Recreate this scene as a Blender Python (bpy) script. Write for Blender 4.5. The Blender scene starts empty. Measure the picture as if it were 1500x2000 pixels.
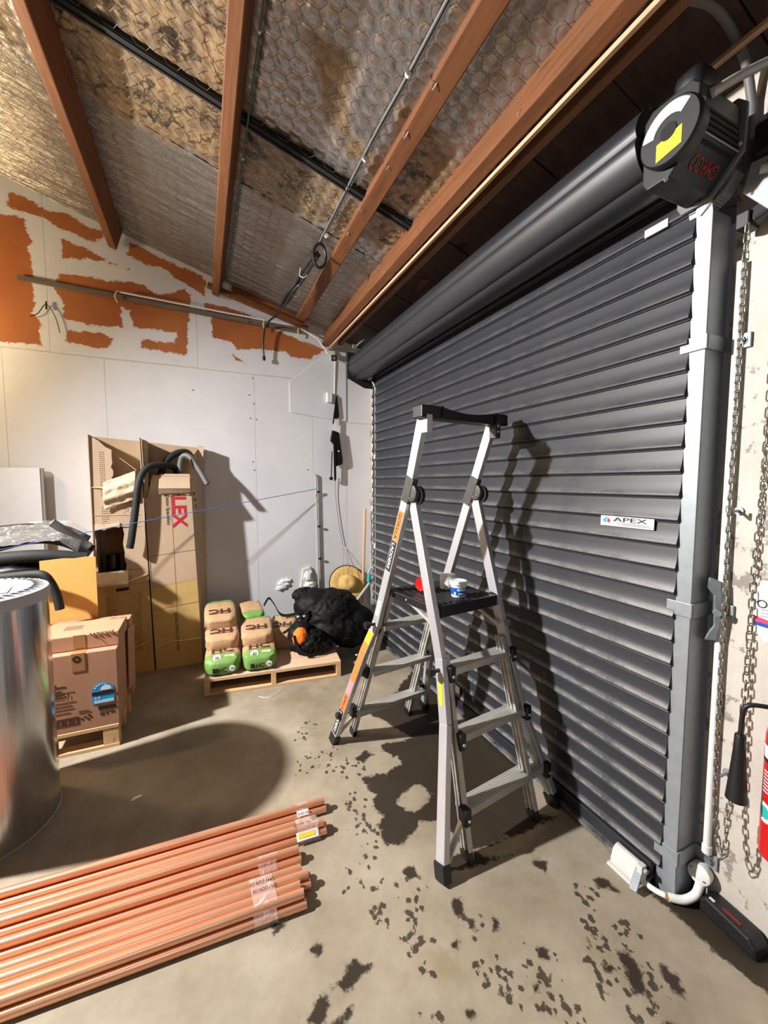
import bpy, bmesh, math, random
import numpy as np
from mathutils import Vector, Matrix
S = bpy.context.scene
C = S.collection
random.seed(5)
RNG = np.random.default_rng(7)

# ---------------------------------------------------------------- camera
cam_d = bpy.data.cameras.new('camera')
cam = bpy.data.objects.new('camera', cam_d)
C.objects.link(cam)
S.camera = cam
cam.location = (0, 0, 1.6)
cam.rotation_euler = (math.radians(90 - 4.2), 0, math.radians(-24.2))
cam_d.sensor_fit = 'VERTICAL'
cam_d.sensor_height = 36.0
cam_d.lens = 790.0 / 2000.0 * 36.0
cam_d.clip_start = 0.05

# ---------------------------------------------------------------- world and lights
W = bpy.data.worlds.new('world')
S.world = W
W.use_nodes = True
W.node_tree.nodes['Background'].inputs[0].default_value = (0.86, 0.90, 1.0, 1)
W.node_tree.nodes['Background'].inputs[1].default_value = 0.04

def area_light(name, loc, target, power, size, color, size_y=None):
    d = bpy.data.lights.new(name, 'AREA')
    d.energy = power
    d.color = color
    d.size = size
    if size_y:
        d.shape = 'RECTANGLE'
        d.size_y = size_y
    o = bpy.data.objects.new(name, d)
    C.objects.link(o)
    o.location = loc
    o.rotation_euler = (Vector(target) - Vector(loc)).to_track_quat('-Z', 'Y').to_euler()
    return o

def point_light(name, loc, power, radius, color):
    d = bpy.data.lights.new(name, 'POINT')
    d.energy = power
    d.color = color
    d.shadow_soft_size = radius
    o = bpy.data.objects.new(name, d)
    C.objects.link(o)
    o.location = loc
    return o

def flood_light(name, loc, target, power, radius, cone, color):
    d = bpy.data.lights.new(name, 'SPOT')
    d.energy = power
    d.color = color
    d.shadow_soft_size = radius
    d.spot_size = math.radians(cone)
    d.spot_blend = 1.0
    o = bpy.data.objects.new(name, d)
    C.objects.link(o)
    o.location = loc
    o.rotation_euler = (Vector(target) - Vector(loc)).to_track_quat('-Z', 'Y').to_euler()
    return o

# a flood lamp hanging just out of frame on the left, a warm lamp close to the wall,
# and the strip lights of the rest of the warehouse behind the camera
flood_light('flood_lamp', (-2.60, 2.42, 3.00), (1.3, 1.0, 0.3), 1950, 0.06, 135, (1.0, 0.975, 0.95))
point_light('warm_lamp', (-2.20, 3.62, 2.75), 95, 0.10, (1.0, 0.74, 0.40))
area_light('strip_light_rear', (-0.9, -1.6, 3.3), (0.3, 1.6, 0.6), 12, 0.3, (0.93, 0.96, 1.0), 1.6)
S.view_settings.view_transform = 'Standard'
S.view_settings.look = 'None'
S.view_settings.gamma = 1.0
S.view_settings.use_curve_mapping = False
S.view_settings.exposure = -0.12

# ---------------------------------------------------------------- materials
def lin(c):
    return tuple(((v / 255) / 12.92 if v / 255 <= 0.04045 else ((v / 255 + 0.055) / 1.055) ** 2.4) for v in c)

class NT:
    """tiny node helper"""
    def __init__(s, name):
        s.m = bpy.data.materials.new(name)
        s.m.use_nodes = True
        s.t = s.m.node_tree
        s.b = s.t.nodes['Principled BSDF']
        s.co = None
    def n(s, typ, **kw):
        nd = s.t.nodes.new(typ)
        for k, v in kw.items():
            setattr(nd, k, v)
        return nd
    def l(s, a, b):
        s.t.links.new(a, b)
    def coord(s, scale=(1, 1, 1), rot=(0, 0, 0)):
        if s.co is None:
            s.co = s.n('ShaderNodeTexCoord').outputs['Object']
        mp = s.n('ShaderNodeMapping')
        mp.inputs['Scale'].default_value = scale
        mp.inputs['Rotation'].default_value = rot
        s.l(s.co, mp.inputs[0])
        return mp.outputs[0]
    def noise(s, scale, detail=4, rough=0.6, vec=None, dist=0.0):
        nd = s.n('ShaderNodeTexNoise')
        nd.inputs['Scale'].default_value = scale
        nd.inputs['Detail'].default_value = detail
        nd.inputs['Roughness'].default_value = rough
        nd.inputs['Distortion'].default_value = dist
        s.l(vec if vec is not None else s.coord(), nd.inputs['Vector'])
        return nd.outputs['Fac']
    def ramp(s, fac, stops):
        r = s.n('ShaderNodeValToRGB')
        e = r.color_ramp.elements
        while len(e) < len(stops):
            e.new(0.5)
        for i, (p, c) in enumerate(stops):
            e[i].position = p
            if not isinstance(c, tuple):
                c = (c, c, c)
            e[i].color = (*c, 1)
        s.l(fac, r.inputs[0])
        return r.outputs[0]
    def mix(s, fac, a, b, blend='MIX'):
        nd = s.n('ShaderNodeMix', data_type='RGBA', blend_type=blend)
        for i, v in ((0, fac), (6, a), (7, b)):
            if isinstance(v, (int, float)):
                nd.inputs[i].default_value = v
            elif isinstance(v, tuple):
                nd.inputs[i].default_value = (*v, 1)
            else:
                s.l(v, nd.inputs[i])
        return nd.outputs[2]
    def math(s, op, a, b=None):
        nd = s.n('ShaderNodeMath', operation=op)
        for i, v in ((0, a), (1, b)):
            if v is None:
                continue
            if isinstance(v, (int, float)):
                nd.inputs[i].default_value = v
            else:
                s.l(v, nd.inputs[i])
        return nd.outputs[0]
    def attr(s, name):
        return s.n('ShaderNodeAttribute', attribute_name=name).outputs['Fac']
    def step(s, v, lo, hi):
        nd = s.n('ShaderNodeMapRange', interpolation_type='SMOOTHSTEP')
        nd.inputs[1].default_value = lo
        nd.inputs[2].default_value = hi
        s.l(v, nd.inputs[0])
        return nd.outputs[0]
    def col(s, v):
        if isinstance(v, tuple):
            s.b.inputs['Base Color'].default_value = (*v, 1)
        else:
            s.l(v, s.b.inputs['Base Color'])
    def set(s, **kw):
        for k, v in kw.items():
            i = s.b.inputs[k]
            if isinstance(v, (int, float, tuple)):
                i.default_value = v
            else:
                s.l(v, i)
    def bump(s, h, strength=0.3, dist=0.01, chain=None):
        nd = s.n('ShaderNodeBump')
        nd.inputs['Strength'].default_value = strength
        nd.inputs['Distance'].default_value = dist
        s.l(h, nd.inputs['Height'])
        if chain is not None:
            s.l(chain, nd.inputs['Normal'])
        s.l(nd.outputs[0], s.b.inputs['Normal'])
        return nd.outputs[0]

def mat(name, rgb, rough=0.6, metal=0.0, var=0.12, scale=14, bump=0.0, bscale=None, spec=None, stretch=(1, 1, 1), trans=0.0, alpha=1.0):
    t = NT(name)
    c = lin(rgb)
    n = t.noise(scale, 5, 0.6, t.coord(stretch))
    t.col(t.mix(t.ramp(n, [(0.3, 0.0), (0.7, 1.0)]), tuple(v * (1 - var) for v in c), tuple(min(1, v * (1 + var)) for v in c)))
    t.set(Roughness=rough, Metallic=metal)
    if spec is not None:
        t.set(**{'Specular IOR Level': spec})
    if trans:
        t.set(**{'Transmission Weight': trans})
    if alpha < 1:
        t.set(Alpha=alpha)
    if bump:
        t.bump(t.noise(bscale or scale * 3, 4, 0.6, t.coord(stretch)), bump, 0.004)
    return t.m

M = {}
M['black'] = mat('black_plastic', (20, 20, 22), 0.45, var=0.2)
M['black_matt'] = mat('black_matt', (16, 16, 17), 0.8, var=0.3)
M['black_cloth'] = mat('black_nylon', (10, 10, 11), 0.65, var=0.35, scale=9, bump=0.35, bscale=20, spec=0.25)
M['foam'] = mat('black_foam', (24, 27, 27), 0.7, var=0.2, bump=0.15, bscale=120)
M['foam_black'] = mat('black_foam_bag', (14, 14, 15), 0.3, var=0.3)
M['hole'] = mat('dark_inside', (12, 11, 10), 0.95)
M['alu'] = mat('aluminium', (196, 197, 202), 0.38, 0.55, var=0.10, scale=10, bump=0.05, stretch=(1, 1, 0.1))
M['alu_worn'] = mat('worn_aluminium', (182, 180, 175), 0.48, 0.35, var=0.28, scale=12, bump=0.1, stretch=(0.2, 1, 1))
M['galv'] = mat('galvanised_steel', (146, 153, 158), 0.45, 0.4, var=0.08, scale=25, bump=0.05)
M['galv_dark'] = mat('galvanised_dull', (120, 126, 130), 0.5, 0.5, var=0.2, scale=20)
M['chain'] = mat('chain_steel', (150, 148, 138), 0.32, 0.85, var=0.2, scale=40)
M['white'] = mat('white_plastic', (222, 222, 220), 0.45, var=0.04)
M['offwhite'] = mat('aged_white', (205, 203, 196), 0.6, var=0.08)
M['grey_pvc'] = mat('grey_conduit', (172, 172, 170), 0.5, var=0.06)
M['grey_dark'] = mat('dark_grey_plastic', (62, 60, 58), 0.5, var=0.2, scale=30)
M['lid'] = mat('pale_grey_lid', (172, 172, 180), 0.5, var=0.04)
M['grey'] = mat('grey_plastic', (104, 104, 104), 0.55, var=0.1)
M['green_wire'] = mat('green_wire', (62, 92, 72), 0.5)
M['blue_rope'] = mat('blue_rope', (58, 104, 190), 0.6)
M['red'] = mat('red_paint', (190, 20, 22), 0.28, var=0.08)
M['redprint'] = mat('red_print', (178, 24, 44), 0.6)
M['motorred'] = mat('dull_red_print', (120, 20, 28), 0.6)
M['blackprint'] = mat('black_print', (26, 22, 20), 0.7)
M['brownprint'] = mat('brown_print', (70, 44, 34), 0.7)
M['yellow'] = mat('yellow_sticker', (238, 205, 20), 0.5, var=0.06)
M['orange'] = mat('orange_sticker', (240, 120, 50), 0.5, var=0.05)
M['pink'] = mat('pink_sticker', (222, 130, 140), 0.5)
M['orange_cloth'] = mat('orange_cloth', (238, 118, 14), 0.7)
M['blue'] = mat('blue_label', (22, 82, 176), 0.4, var=0.2)
M['lightblue'] = mat('light_blue_label', (40, 150, 215), 0.5)
M['paleblue'] = mat('pale_blue_label', (172, 215, 236), 0.5)
M['teal'] = mat('teal_plastic', (40, 170, 165), 0.5)
M['magenta'] = mat('magenta_print', (200, 60, 110), 0.5)
M['green'] = mat('green_paper', (112, 152, 76), 0.55, var=0.12, bump=0.3, bscale=30)
M['palegreen'] = mat('pale_green_print', (196, 222, 170), 0.6)
M['kraft'] = mat('kraft_paper', (186, 148, 112), 0.7, var=0.08, bump=0.5, bscale=22)
M['card'] = mat('cardboard', (182, 158, 132), 0.8, var=0.06, scale=6, bump=0.06)
M['card_y'] = mat('cardboard_yellowed', (190, 160, 100), 0.8, var=0.08, scale=5, bump=0.06)
M['card_p'] = mat('cardboard_brown', (172, 128, 100), 0.8, var=0.06, scale=5, bump=0.06)
M['card_o'] = mat('cardboard_orange', (220, 164, 88), 0.8, var=0.06, scale=5, bump=0.06)
M['card_torn'] = mat('cardboard_torn', (206, 184, 156), 0.9, var=0.16, scale=30, bump=0.5, bscale=60)
M['card_in'] = mat('cardboard_inside', (128, 88, 58), 0.9, var=0.1)
M['tape'] = mat('brown_tape', (160, 116, 78), 0.3, var=0.05)
M['twine'] = mat('yellow_twine', (214, 190, 130), 0.7)
M['rubber'] = mat('rubber', (18, 18, 19), 0.7)
M['skid'] = mat('straw', (205, 168, 100), 0.8, var=0.2, scale=40, bump=0.5)
M['paper'] = mat('white_paper', (232, 232, 234), 0.6, var=0.03)
M['board'] = mat('white_board', (226, 228, 232), 0.5, var=0.03)
M['board_edge'] = mat('board_edge', (150, 146, 142), 0.7)

def wood(name, a, b, scale=3.0, stretch=(12, 1, 12), rough=0.75, knots=True):
    t = NT(name)
    g = t.noise(scale, 6, 0.65, t.coord(stretch), 0.6)
    c = t.mix(t.ramp(g, [(0.3, 0.0), (0.72, 1.0)]), lin(a), lin(b))
    if knots:
        k = t.step(t.noise(9, 2, 0.5, t.coord((1, 0.5, 1))), 0.70, 0.76)
        c = t.mix(t.math('MULTIPLY', k, 0.7), c, tuple(v * 0.22 for v in lin(a)))
    t.col(c)
    t.set(Roughness=rough)
    t.bump(g, 0.15, 0.004)
    return t.m
M['rafter'] = wood('rafter_timber', (90, 50, 20), (124, 75, 35))
M['rafter_d'] = wood('rafter_timber_dark', (98, 66, 46), (128, 88, 60))
M['batten'] = wood('pale_batten', (172, 132, 100), (198, 164, 132))
M['dark_board'] = wood('dark_board', (44, 30, 24), (72, 50, 40), stretch=(1, 8, 8))
M['pallet'] = wood('pallet_pine', (196, 156, 110), (222, 186, 140), stretch=(1, 12, 12))
M['ply'] = wood('pallet_sheet', (204, 170, 138), (218, 188, 158), stretch=(1, 5, 5), knots=False)
M['handle'] = wood('broom_handle', (188, 152, 118), (212, 178, 144), stretch=(12, 12, 1), knots=False)
M['steelbar'] = wood('weathered_bar', (82, 72, 62), (124, 112, 98), stretch=(1, 12, 12))

def m_floor():
    t = NT('concrete')
    v = t.coord()
    base = t.mix(t.ramp(t.noise(2.2, 6, 0.65), [(0.35, 0.0), (0.68, 1.0)]), lin((132, 120, 102)), lin((164, 153, 135)))
    base = t.mix(t.math('MULTIPLY', t.step(t.noise(3.2, 4, 0.6, t.coord((1, 1, 1), (0, 0, 1))), 0.52, 0.72), 0.55), base, lin((124, 108, 74)))
    base = t.mix(t.math('MULTIPLY', t.step(t.noise(60, 3, 0.7), 0.55, 0.75), 0.25), base, lin((108, 102, 94)))
    wet = t.attr('wet')
    edge = t.math('ADD', wet, t.math('MULTIPLY', t.math('SUBTRACT', t.noise(24, 6, 0.7), 0.5), 0.08))
    edge = t.math('ADD', edge, t.math('MULTIPLY', t.math('SUBTRACT', t.noise(7, 4, 0.6), 0.5), 0.07))
    sp = t.math('ADD', t.attr('speck'), t.math('MULTIPLY', t.math('SUBTRACT', t.noise(60, 4, 0.7), 0.5), 0.030))
    k = t.math('MAXIMUM', t.step(edge, -0.006, 0.010), t.math('MULTIPLY', t.step(sp, -0.001, 0.002), 0.9))
    dark = t.mix(t.noise(14, 5, 0.7), lin((20, 13, 8)), lin((38, 28, 19)))
    t.col(t.mix(t.math('MULTIPLY', k, 0.92), base, dark))
    r = t.n('ShaderNodeMapRange')
    r.inputs[3].default_value = 0.62
    r.inputs[4].default_value = 0.5
    t.l(k, r.inputs[0])
    t.l(r.outputs[0], t.b.inputs['Roughness'])
    t.set(**{'Specular IOR Level': 0.25})
    t.bump(t.noise(90, 5, 0.7), 0.12, 0.004)
    return t.m
M['floor'] = m_floor()

def m_wall():
    t = NT('painted_board_wall')
    white = t.mix(t.ramp(t.noise(1.6, 5, 0.6), [(0.3, 0.0), (0.7, 1.0)]), lin((208, 208, 212)), lin((222, 222, 225)))
    white = t.mix(t.math('MULTIPLY', t.step(t.noise(26, 4, 0.7), 0.66, 0.74), 0.3), white, lin((168, 160, 150)))
    bare = t.mix(t.ramp(t.noise(2.4, 4, 0.6), [(0.35, 0.0), (0.65, 1.0)]), lin((160, 86, 44)), lin((178, 108, 52)))
    bare = t.mix(0.25, bare, t.mix(t.noise(160, 2, 0.6), lin((120, 64, 34)), lin((200, 126, 70))))
    a = t.math('ADD', t.attr('bare'), t.math('MULTIPLY', t.math('SUBTRACT', t.noise(16, 6, 0.75, t.coord((1, 1, 1.7))), 0.5), 0.10))
    k = t.step(a, -0.003, 0.004)
    # thin streaky brush coat along the edges of the patches
    thin = t.math('MULTIPLY', t.step(a, -0.035, 0.0), t.step(t.noise(40, 3, 0.6, t.coord((0.4, 1, 2.5))), 0.45, 0.75))
    c = t.mix(t.math('MULTIPLY', thin, 0.35), white, bare)
    t.col(t.mix(k, c, bare))
    t.set(Roughness=0.55)
    t.bump(t.noise(30, 4, 0.6), 0.10, 0.004)
    return t.m
M['wall'] = m_wall()
M['wallwhite'] = mat('white_wall_paint', (214, 214, 218), 0.55, var=0.03, scale=2, bump=0.1, bscale=30)

def m_block():
    t = NT('painted_block_wall')
    c = t.mix(t.ramp(t.noise(3, 5, 0.65), [(0.3, 0.0), (0.7, 1.0)]), lin((178, 170, 160)), lin((200, 193, 184)))
    k = t.step(t.math('ADD', t.noise(9, 6, 0.75), t.math('MULTIPLY', t.noise(2.3, 2), 0.35)), 0.71, 0.77)
    c = t.mix(t.math('MULTIPLY', k, 0.8), c, lin((116, 108, 102)))
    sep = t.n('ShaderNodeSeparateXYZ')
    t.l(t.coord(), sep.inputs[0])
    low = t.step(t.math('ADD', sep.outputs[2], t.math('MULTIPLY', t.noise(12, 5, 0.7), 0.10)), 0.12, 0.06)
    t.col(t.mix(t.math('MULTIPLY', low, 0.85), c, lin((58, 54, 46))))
    t.set(Roughness=0.6)
    b1 = t.bump(t.noise(24, 6, 0.7), 0.35, 0.008)
    t.bump(k, -0.5, 0.006, b1)
    return t.m
M['block'] = m_block()

def m_foil():
    t = NT('foil_insulation')
    sep = t.n('ShaderNodeSeparateXYZ')
    t.l(t.coord(), sep.inputs[0])
    X, Yc = sep.outputs[0], sep.outputs[1]
    rib = t.math('MULTIPLY', t.step(Yc, 2.74, 2.80), 1.0)           # the sheet by the wall is creased lengthwise
    crease = t.noise(5, 5, 0.7, t.coord((1.1, 9, 1), (0, 0, 0.0)), 0.4)
    vor = t.n('ShaderNodeTexVoronoi', feature='SMOOTH_F1')
    vor.inputs['Scale'].default_value = 14
    t.l(t.coord((1, 1, 0)), vor.inputs['Vector'])
    puff = t.math('ADD', vor.outputs['Distance'], t.math('MULTIPLY', t.noise(24, 4, 0.65), 0.5))
    base = t.mix(t.noise(6, 4), lin((142, 136, 132)), lin((182, 177, 174)))
    base = t.mix(t.math('MULTIPLY', rib, 0.35), base, t.mix(crease, lin((112, 102, 92)), lin((190, 182, 174))))
    # water stains: the middle strip and the left side are tea-brown with dark tide rings
    sm = t.attr('stain')
    n1 = t.noise(3.0, 6, 0.7, None, 0.5)
    st = t.math('ADD', t.math('MULTIPLY', sm, 0.62), t.math('MULTIPLY', t.math('SUBTRACT', n1, 0.5), 0.9))
    brown = t.mix(t.ramp(t.noise(9, 5, 0.7), [(0.35, 0.0), (0.65, 1.0)]), lin((88, 67, 38)), lin((154, 124, 80)))
    c = t.mix(t.math('MULTIPLY', t.step(st, 0.16, 0.34), 0.85), base, brown)
    ringn = t.noise(4.5, 5, 0.62, None, 0.35)
    ring = t.step(t.math('ABSOLUTE', t.math('SUBTRACT', ringn, 0.56)), 0.035, 0.008)
    spot = t.math('MAXIMUM', t.math('MULTIPLY', ring, 0.8), t.step(t.noise(5.5, 5, 0.68, None, 0.3), 0.56, 0.62))
    c = t.mix(t.math('MULTIPLY', spot, t.math('MULTIPLY', t.step(st, 0.30, 0.48), 0.93)), c, lin((30, 23, 15)))
    t.col(c)
    t.set(Roughness=0.27, Metallic=t.math('MULTIPLY', t.step(st, 0.4, 0.1), 0.8))
    h = t.math('ADD', t.math('MULTIPLY', rib, t.math('MULTIPLY', crease, 2.0)), t.math('MULTIPLY', puff, t.math('SUBTRACT', 1.0, t.math('MULTIPLY', rib, 0.75))))
    t.bump(h, 0.7, 0.010)
    return t.m
M['foil'] = m_foil()

def m_slat():
    t = NT('charcoal_steel_slat')
    c = t.mix(t.noise(4, 4), lin((35, 37, 43)), lin((44, 46, 52)))
    sep = t.n('ShaderNodeSeparateXYZ')
    t.l(t.coord(), sep.inputs[0])
    z = sep.outputs[2]
    ledge = t.math('MULTIPLY', t.step(z, 0.013, 0.017), t.step(z, 0.046, 0.020))
    gp = t.n('ShaderNodeNewGeometry')
    sg = t.n('ShaderNodeSeparateXYZ')
    t.l(gp.outputs['Position'], sg.inputs[0])
    low = t.math('ADD', 0.25, t.math('MULTIPLY', t.step(sg.outputs[2], 1.9, 0.5), 0.9))       # road dust settles on the lower ribs
    dust = t.math('MULTIPLY', t.math('MULTIPLY', ledge, low), t.step(t.noise(5, 6, 0.75, t.coord((1, 1.6, 5))), 0.30, 0.62))
    c = t.mix(t.math('MULTIPLY', dust, 0.42), c, lin((176, 172, 166)))
    scr = t.math('MULTIPLY', t.step(t.noise(6, 3, 0.5, t.coord((1, 1.0, 30))), 0.72, 0.76), 0.25)
    t.col(t.mix(scr, c, lin((170, 170, 170))))
    t.set(Roughness=0.42, **{'Specular IOR Level': 0.45})
    return t.m
M['slat'] = m_slat()
M['drum'] = mat('charcoal_steel_roll', (37, 39, 44), 0.42, var=0.1, scale=5)

def m_copper():
    t = NT('copper')
    c = t.mix(t.noise(6, 4, 0.6, t.coord((0.6, 6, 6))), lin((226, 154, 116)), lin((248, 196, 160)))
    t.col(c)
    t.set(Roughness=0.28, Metallic=0.65)
    return t.m
M['copper'] = m_copper()
M['copper_in'] = mat('copper_bore', (60, 30, 20), 0.6, 0.5)

def m_stainless():
    t = NT('brushed_stainless')
    t.col(t.mix(t.noise(8, 3, 0.6, t.coord((6, 6, 0.4))), lin((184, 184, 188)), lin((206, 206, 210))))
    t.set(Roughness=0.20, Metallic=1.0)
    t.bump(t.noise(2.0, 3, 0.5, t.coord((5, 5, 0.35))), 0.25, 0.012)
    return t.m
M['stainless'] = m_stainless()

def m_film(name, tint, alpha):
    t = NT(name)
    t.col(lin(tint))
    n = t.noise(20, 5, 0.7, None, 1.0)
    t.set(Roughness=0.12, Alpha=t.math('ADD', t.math('MULTIPLY', t.step(n, 0.5, 0.72), 0.5), alpha))
    t.bump(n, 0.8, 0.01)
    return t.m
M['film'] = m_film('clear_film', (236, 228, 226), 0.22)
M['bagfilm'] = m_film('plastic_bag_film', (225, 222, 220), 0.18)

# ---------------------------------------------------------------- mesh helpers
class MB:
    def __init__(s):
        s.v = []
        s.f = []
    def add(s, vs, fs):
        o = len(s.v)
        s.v += [tuple(v) for v in vs]
        s.f += [tuple(i + o for i in f) for f in fs]
        return s
    def box(s, c, size, R=None):
        h = [d / 2 for d in size]
        vs = []
        for dx in (-1, 1):
            for dy in (-1, 1):
                for dz in (-1, 1):
                    p = Vector((dx * h[0], dy * h[1], dz * h[2]))
                    if R is not None:
                        p = R @ p
                    vs.append(p + Vector(c))
        return s.add(vs, [(0, 1, 3, 2), (4, 6, 7, 5), (0, 4, 5, 1), (2, 3, 7, 6), (0, 2, 6, 4), (1, 5, 7, 3)])
    def bb(s, x0, x1, y0, y1, z0, z1):
        return s.box(((x0 + x1) / 2, (y0 + y1) / 2, (z0 + z1) / 2), (x1 - x0, y1 - y0, z1 - z0))
    def bar(s, a, b, w, h, side):
        """box from a to b; w along 'side' (made square to the axis), h along the third axis"""
        a, b = Vector(a), Vector(b)
        d = (b - a).normalized()
        sx = Vector(side)
        sx = (sx - d * sx.dot(d)).normalized()
        sy = d.cross(sx)
        vs = []
        for p in (a, b):
            for i, j in ((-1, -1), (1, -1), (1, 1), (-1, 1)):
                vs.append(p + sx * (w / 2 * i) + sy * (h / 2 * j))
        return s.add(vs, [(0, 1, 2, 3), (7, 6, 5, 4), (0, 4, 5, 1), (1, 5, 6, 2), (2, 6, 7, 3), (3, 7, 4, 0)])
    def tube(s, pts, r, n=10, caps=True):
        pts = [Vector(p) for p in pts]
        rr = r if isinstance(r, (list, tuple)) else [r] * len(pts)
        t = (pts[1] - pts[0]).normalized()
        u = t.cross(Vector((0, 0, 1)))
        if u.length < 1e-3:
            u = t.cross(Vector((1, 0, 0)))
        u.normalize()
        vs, fs = [], []
        for i, p in enumerate(pts):
            a = pts[max(i - 1, 0)]
            b = pts[min(i + 1, len(pts) - 1)]
            t = (b - a).normalized()
            u = (u - t * u.dot(t)).normalized()
            w = t.cross(u)
            for k in range(n):
                q = 2 * math.pi * k / n
                vs.append(p + (u * math.cos(q) + w * math.sin(q)) * rr[i])
        for i in range(len(pts) - 1):
            for k in range(n):
                k2 = (k + 1) % n
                fs.append((i * n + k, i * n + k2, (i + 1) * n + k2, (i + 1) * n + k))
        if caps:
            fs.append(tuple(range(n))[::-1])
            fs.append(tuple((len(pts) - 1) * n + k for k in range(n)))
        return s.add(vs, fs)
    def lathe(s, prof, n=32, R=None, c=(0, 0, 0), caps=True):
        vs, fs = [], []
        for r, z in prof:
            for k in range(n):
                q = 2 * math.pi * k / n
                p = Vector((r * math.cos(q), r * math.sin(q), z))
                if R is not None:
                    p = R @ p
                vs.append(p + Vector(c))
        for i in range(len(prof) - 1):
            for k in range(n):
                k2 = (k + 1) % n
                fs.append((i * n + k, i * n + k2, (i + 1) * n + k2, (i + 1) * n + k))
        if caps:
            fs.append(tuple(range(n))[::-1])
            fs.append(tuple((len(prof) - 1) * n + k for k in range(n)))
        return s.add(vs, fs)
    def prism(s, poly, o, ux, uy, depth):
        """polygon in the (ux,uy) plane at o, extruded by the vector depth"""
        o, ux, uy, d = Vector(o), Vector(ux), Vector(uy), Vector(depth)
        n = len(poly)
        b = [o + ux * a + uy * c for a, c in poly]
        vs = b + [p + d for p in b]
        fs = [tuple(range(n))[::-1], tuple(range(n, 2 * n))]
        fs += [(i, (i + 1) % n, (i + 1) % n + n, i + n) for i in range(n)]
        return s.add(vs, fs)
    def disc(s, c, r, nrm, depth=0.002, n=14):
        nrm = Vector(nrm).normalized()
        R = nrm.to_track_quat('Z', 'Y').to_matrix()
        return s.lathe([(r, 0), (r, depth)], n, R, c)
    def blob(s, c, size, nu=24, nv=14, e=1.0, noise=0.0, seed=0, R=None, f=2.2):
        """super-ellipsoid pillow, optionally lumpy"""
        from mathutils import noise as mn
        c = Vector(c)
        vs, fs = [], []
        sg = lambda x, p: math.copysign(abs(x) ** p, x)
        for j in range(nv + 1):
            ph = -math.pi / 2 + math.pi * j / nv
            for i in range(nu):
                th = 2 * math.pi * i / nu
                d = Vector((sg(math.cos(ph), e) * sg(math.cos(th), e), sg(math.cos(ph), e) * sg(math.sin(th), e), sg(math.sin(ph), e)))
                k = 1.0
                if noise:
                    k += noise * mn.fractal(d * f + Vector((seed * 7.1, seed * 3.3, 1.7)), 0.9, 2.1, 5)
                p = Vector((d.x * size[0], d.y * size[1], d.z * size[2])) * k
                if R is not None:
                    p = R @ p
                vs.append(c + p)
        for j in range(nv):
            for i in range(nu):
                i2 = (i + 1) % nu
                fs.append((j * nu + i, j * nu + i2, (j + 1) * nu + i2, (j + 1) * nu + i))
        return s.add(vs, fs)
    def build(s, name, m, parent=None, smooth=False, bevel=0.0, label=None, kind=None, world=True):
        me = bpy.data.meshes.new(name)
        vs = s.v
        if parent is not None and world:
            L = wloc(parent)
            vs = [(v[0] - L[0], v[1] - L[1], v[2] - L[2]) for v in vs]
        me.from_pydata([tuple(v) for v in vs], [], s.f)
        me.update()
        o = bpy.data.objects.new(name, me)
        C.objects.link(o)
        me.materials.append(M[m] if isinstance(m, str) else m)
        if smooth:
            for p in me.polygons:
                p.use_smooth = True
            if smooth != 'all':
                me.set_sharp_from_angle(angle=math.radians(40))
        if bevel:
            b = o.modifiers.new('bevel', 'BEVEL')
            b.width = bevel
            b.segments = 2
            b.limit_method = 'ANGLE'
        if parent is not None:
            o.parent = parent
        if label:
            o['label'] = label
        if kind or name == 'small_print':
            o['kind'] = kind or 'stuff'
        return o

def wloc(o):
    L = Vector((0, 0, 0))
    while o is not None:
        L = L + o.location
        o = o.parent
    return L

def thing(name, label, cat, loc=(0, 0, 0), group=None):
    o = bpy.data.objects.new(name, None)
    C.objects.link(o)
    o.empty_display_size = 0.1
    o.location = loc
    o['label'] = label
    o['category'] = cat
    if group:
        o['group'] = group
    return o

def tag(o, label, cat, group=None):
    o['label'] = label
    o['category'] = cat
    if group:
        o['group'] = group
    return o

def struct(o):
    o['kind'] = 'structure'
    return o

def text(s, m, parent, origin, xdir, ydir, height, width=None, name='lettering', bold=0.0, label=None, lift=0.0012):
    """flat lettering: baseline starts at origin, runs along xdir, up is ydir"""
    cu = bpy.data.curves.new('t', 'FONT')
    cu.body = s
    cu.size = 1.0
    cu.offset = bold
    o = bpy.data.objects.new('t', cu)
    C.objects.link(o)
    bpy.context.view_layer.update()
    me = bpy.data.meshes.new_from_object(o.evaluated_get(bpy.context.evaluated_depsgraph_get()))
    bpy.data.objects.remove(o)
    bpy.data.curves.remove(cu)
    n = len(me.vertices)
    a = np.zeros(n * 3)
    me.vertices.foreach_get('co', a)
    a = a.reshape(-1, 3)
    a[:, 0] -= a[:, 0].min()
    h = max(a[:, 1].max(), 1e-3)
    sy = height / h
    sx = width / max(a[:, 0].max(), 1e-3) if width else sy
    xd, yd = Vector(xdir).normalized(), Vector(ydir).normalized()
    nd = xd.cross(yd)
    L = Vector(origin) + nd * lift
    if parent is not None:
        L = L - wloc(parent)
    P = np.array(L)[None, :] + a[:, :1] * sx * np.array(xd)[None, :] + a[:, 1:2] * sy * np.array(yd)[None, :]
    me.vertices.foreach_set('co', P.ravel())
    me.update()
    me.materials.clear()
    me.materials.append(M[m])
    ob = bpy.data.objects.new(name, me)
    C.objects.link(ob)
    ob.parent = parent
    if label:
        ob['label'] = label
    return ob

def plate(parent, name, m, o, ux, uy, w, h, depth=0.0015, label=None, round_=0.0):
    """thin sticker: corner o, extends w along ux and h along uy, lifted along ux x uy"""
    ux, uy = Vector(ux).normalized(), Vector(uy).normalized()
    n = ux.cross(uy)
    return MB().prism([(0, 0), (w, 0), (w, h), (0, h)], Vector(o), ux, uy, n * depth).build(name, m, parent, label=label)

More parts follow.
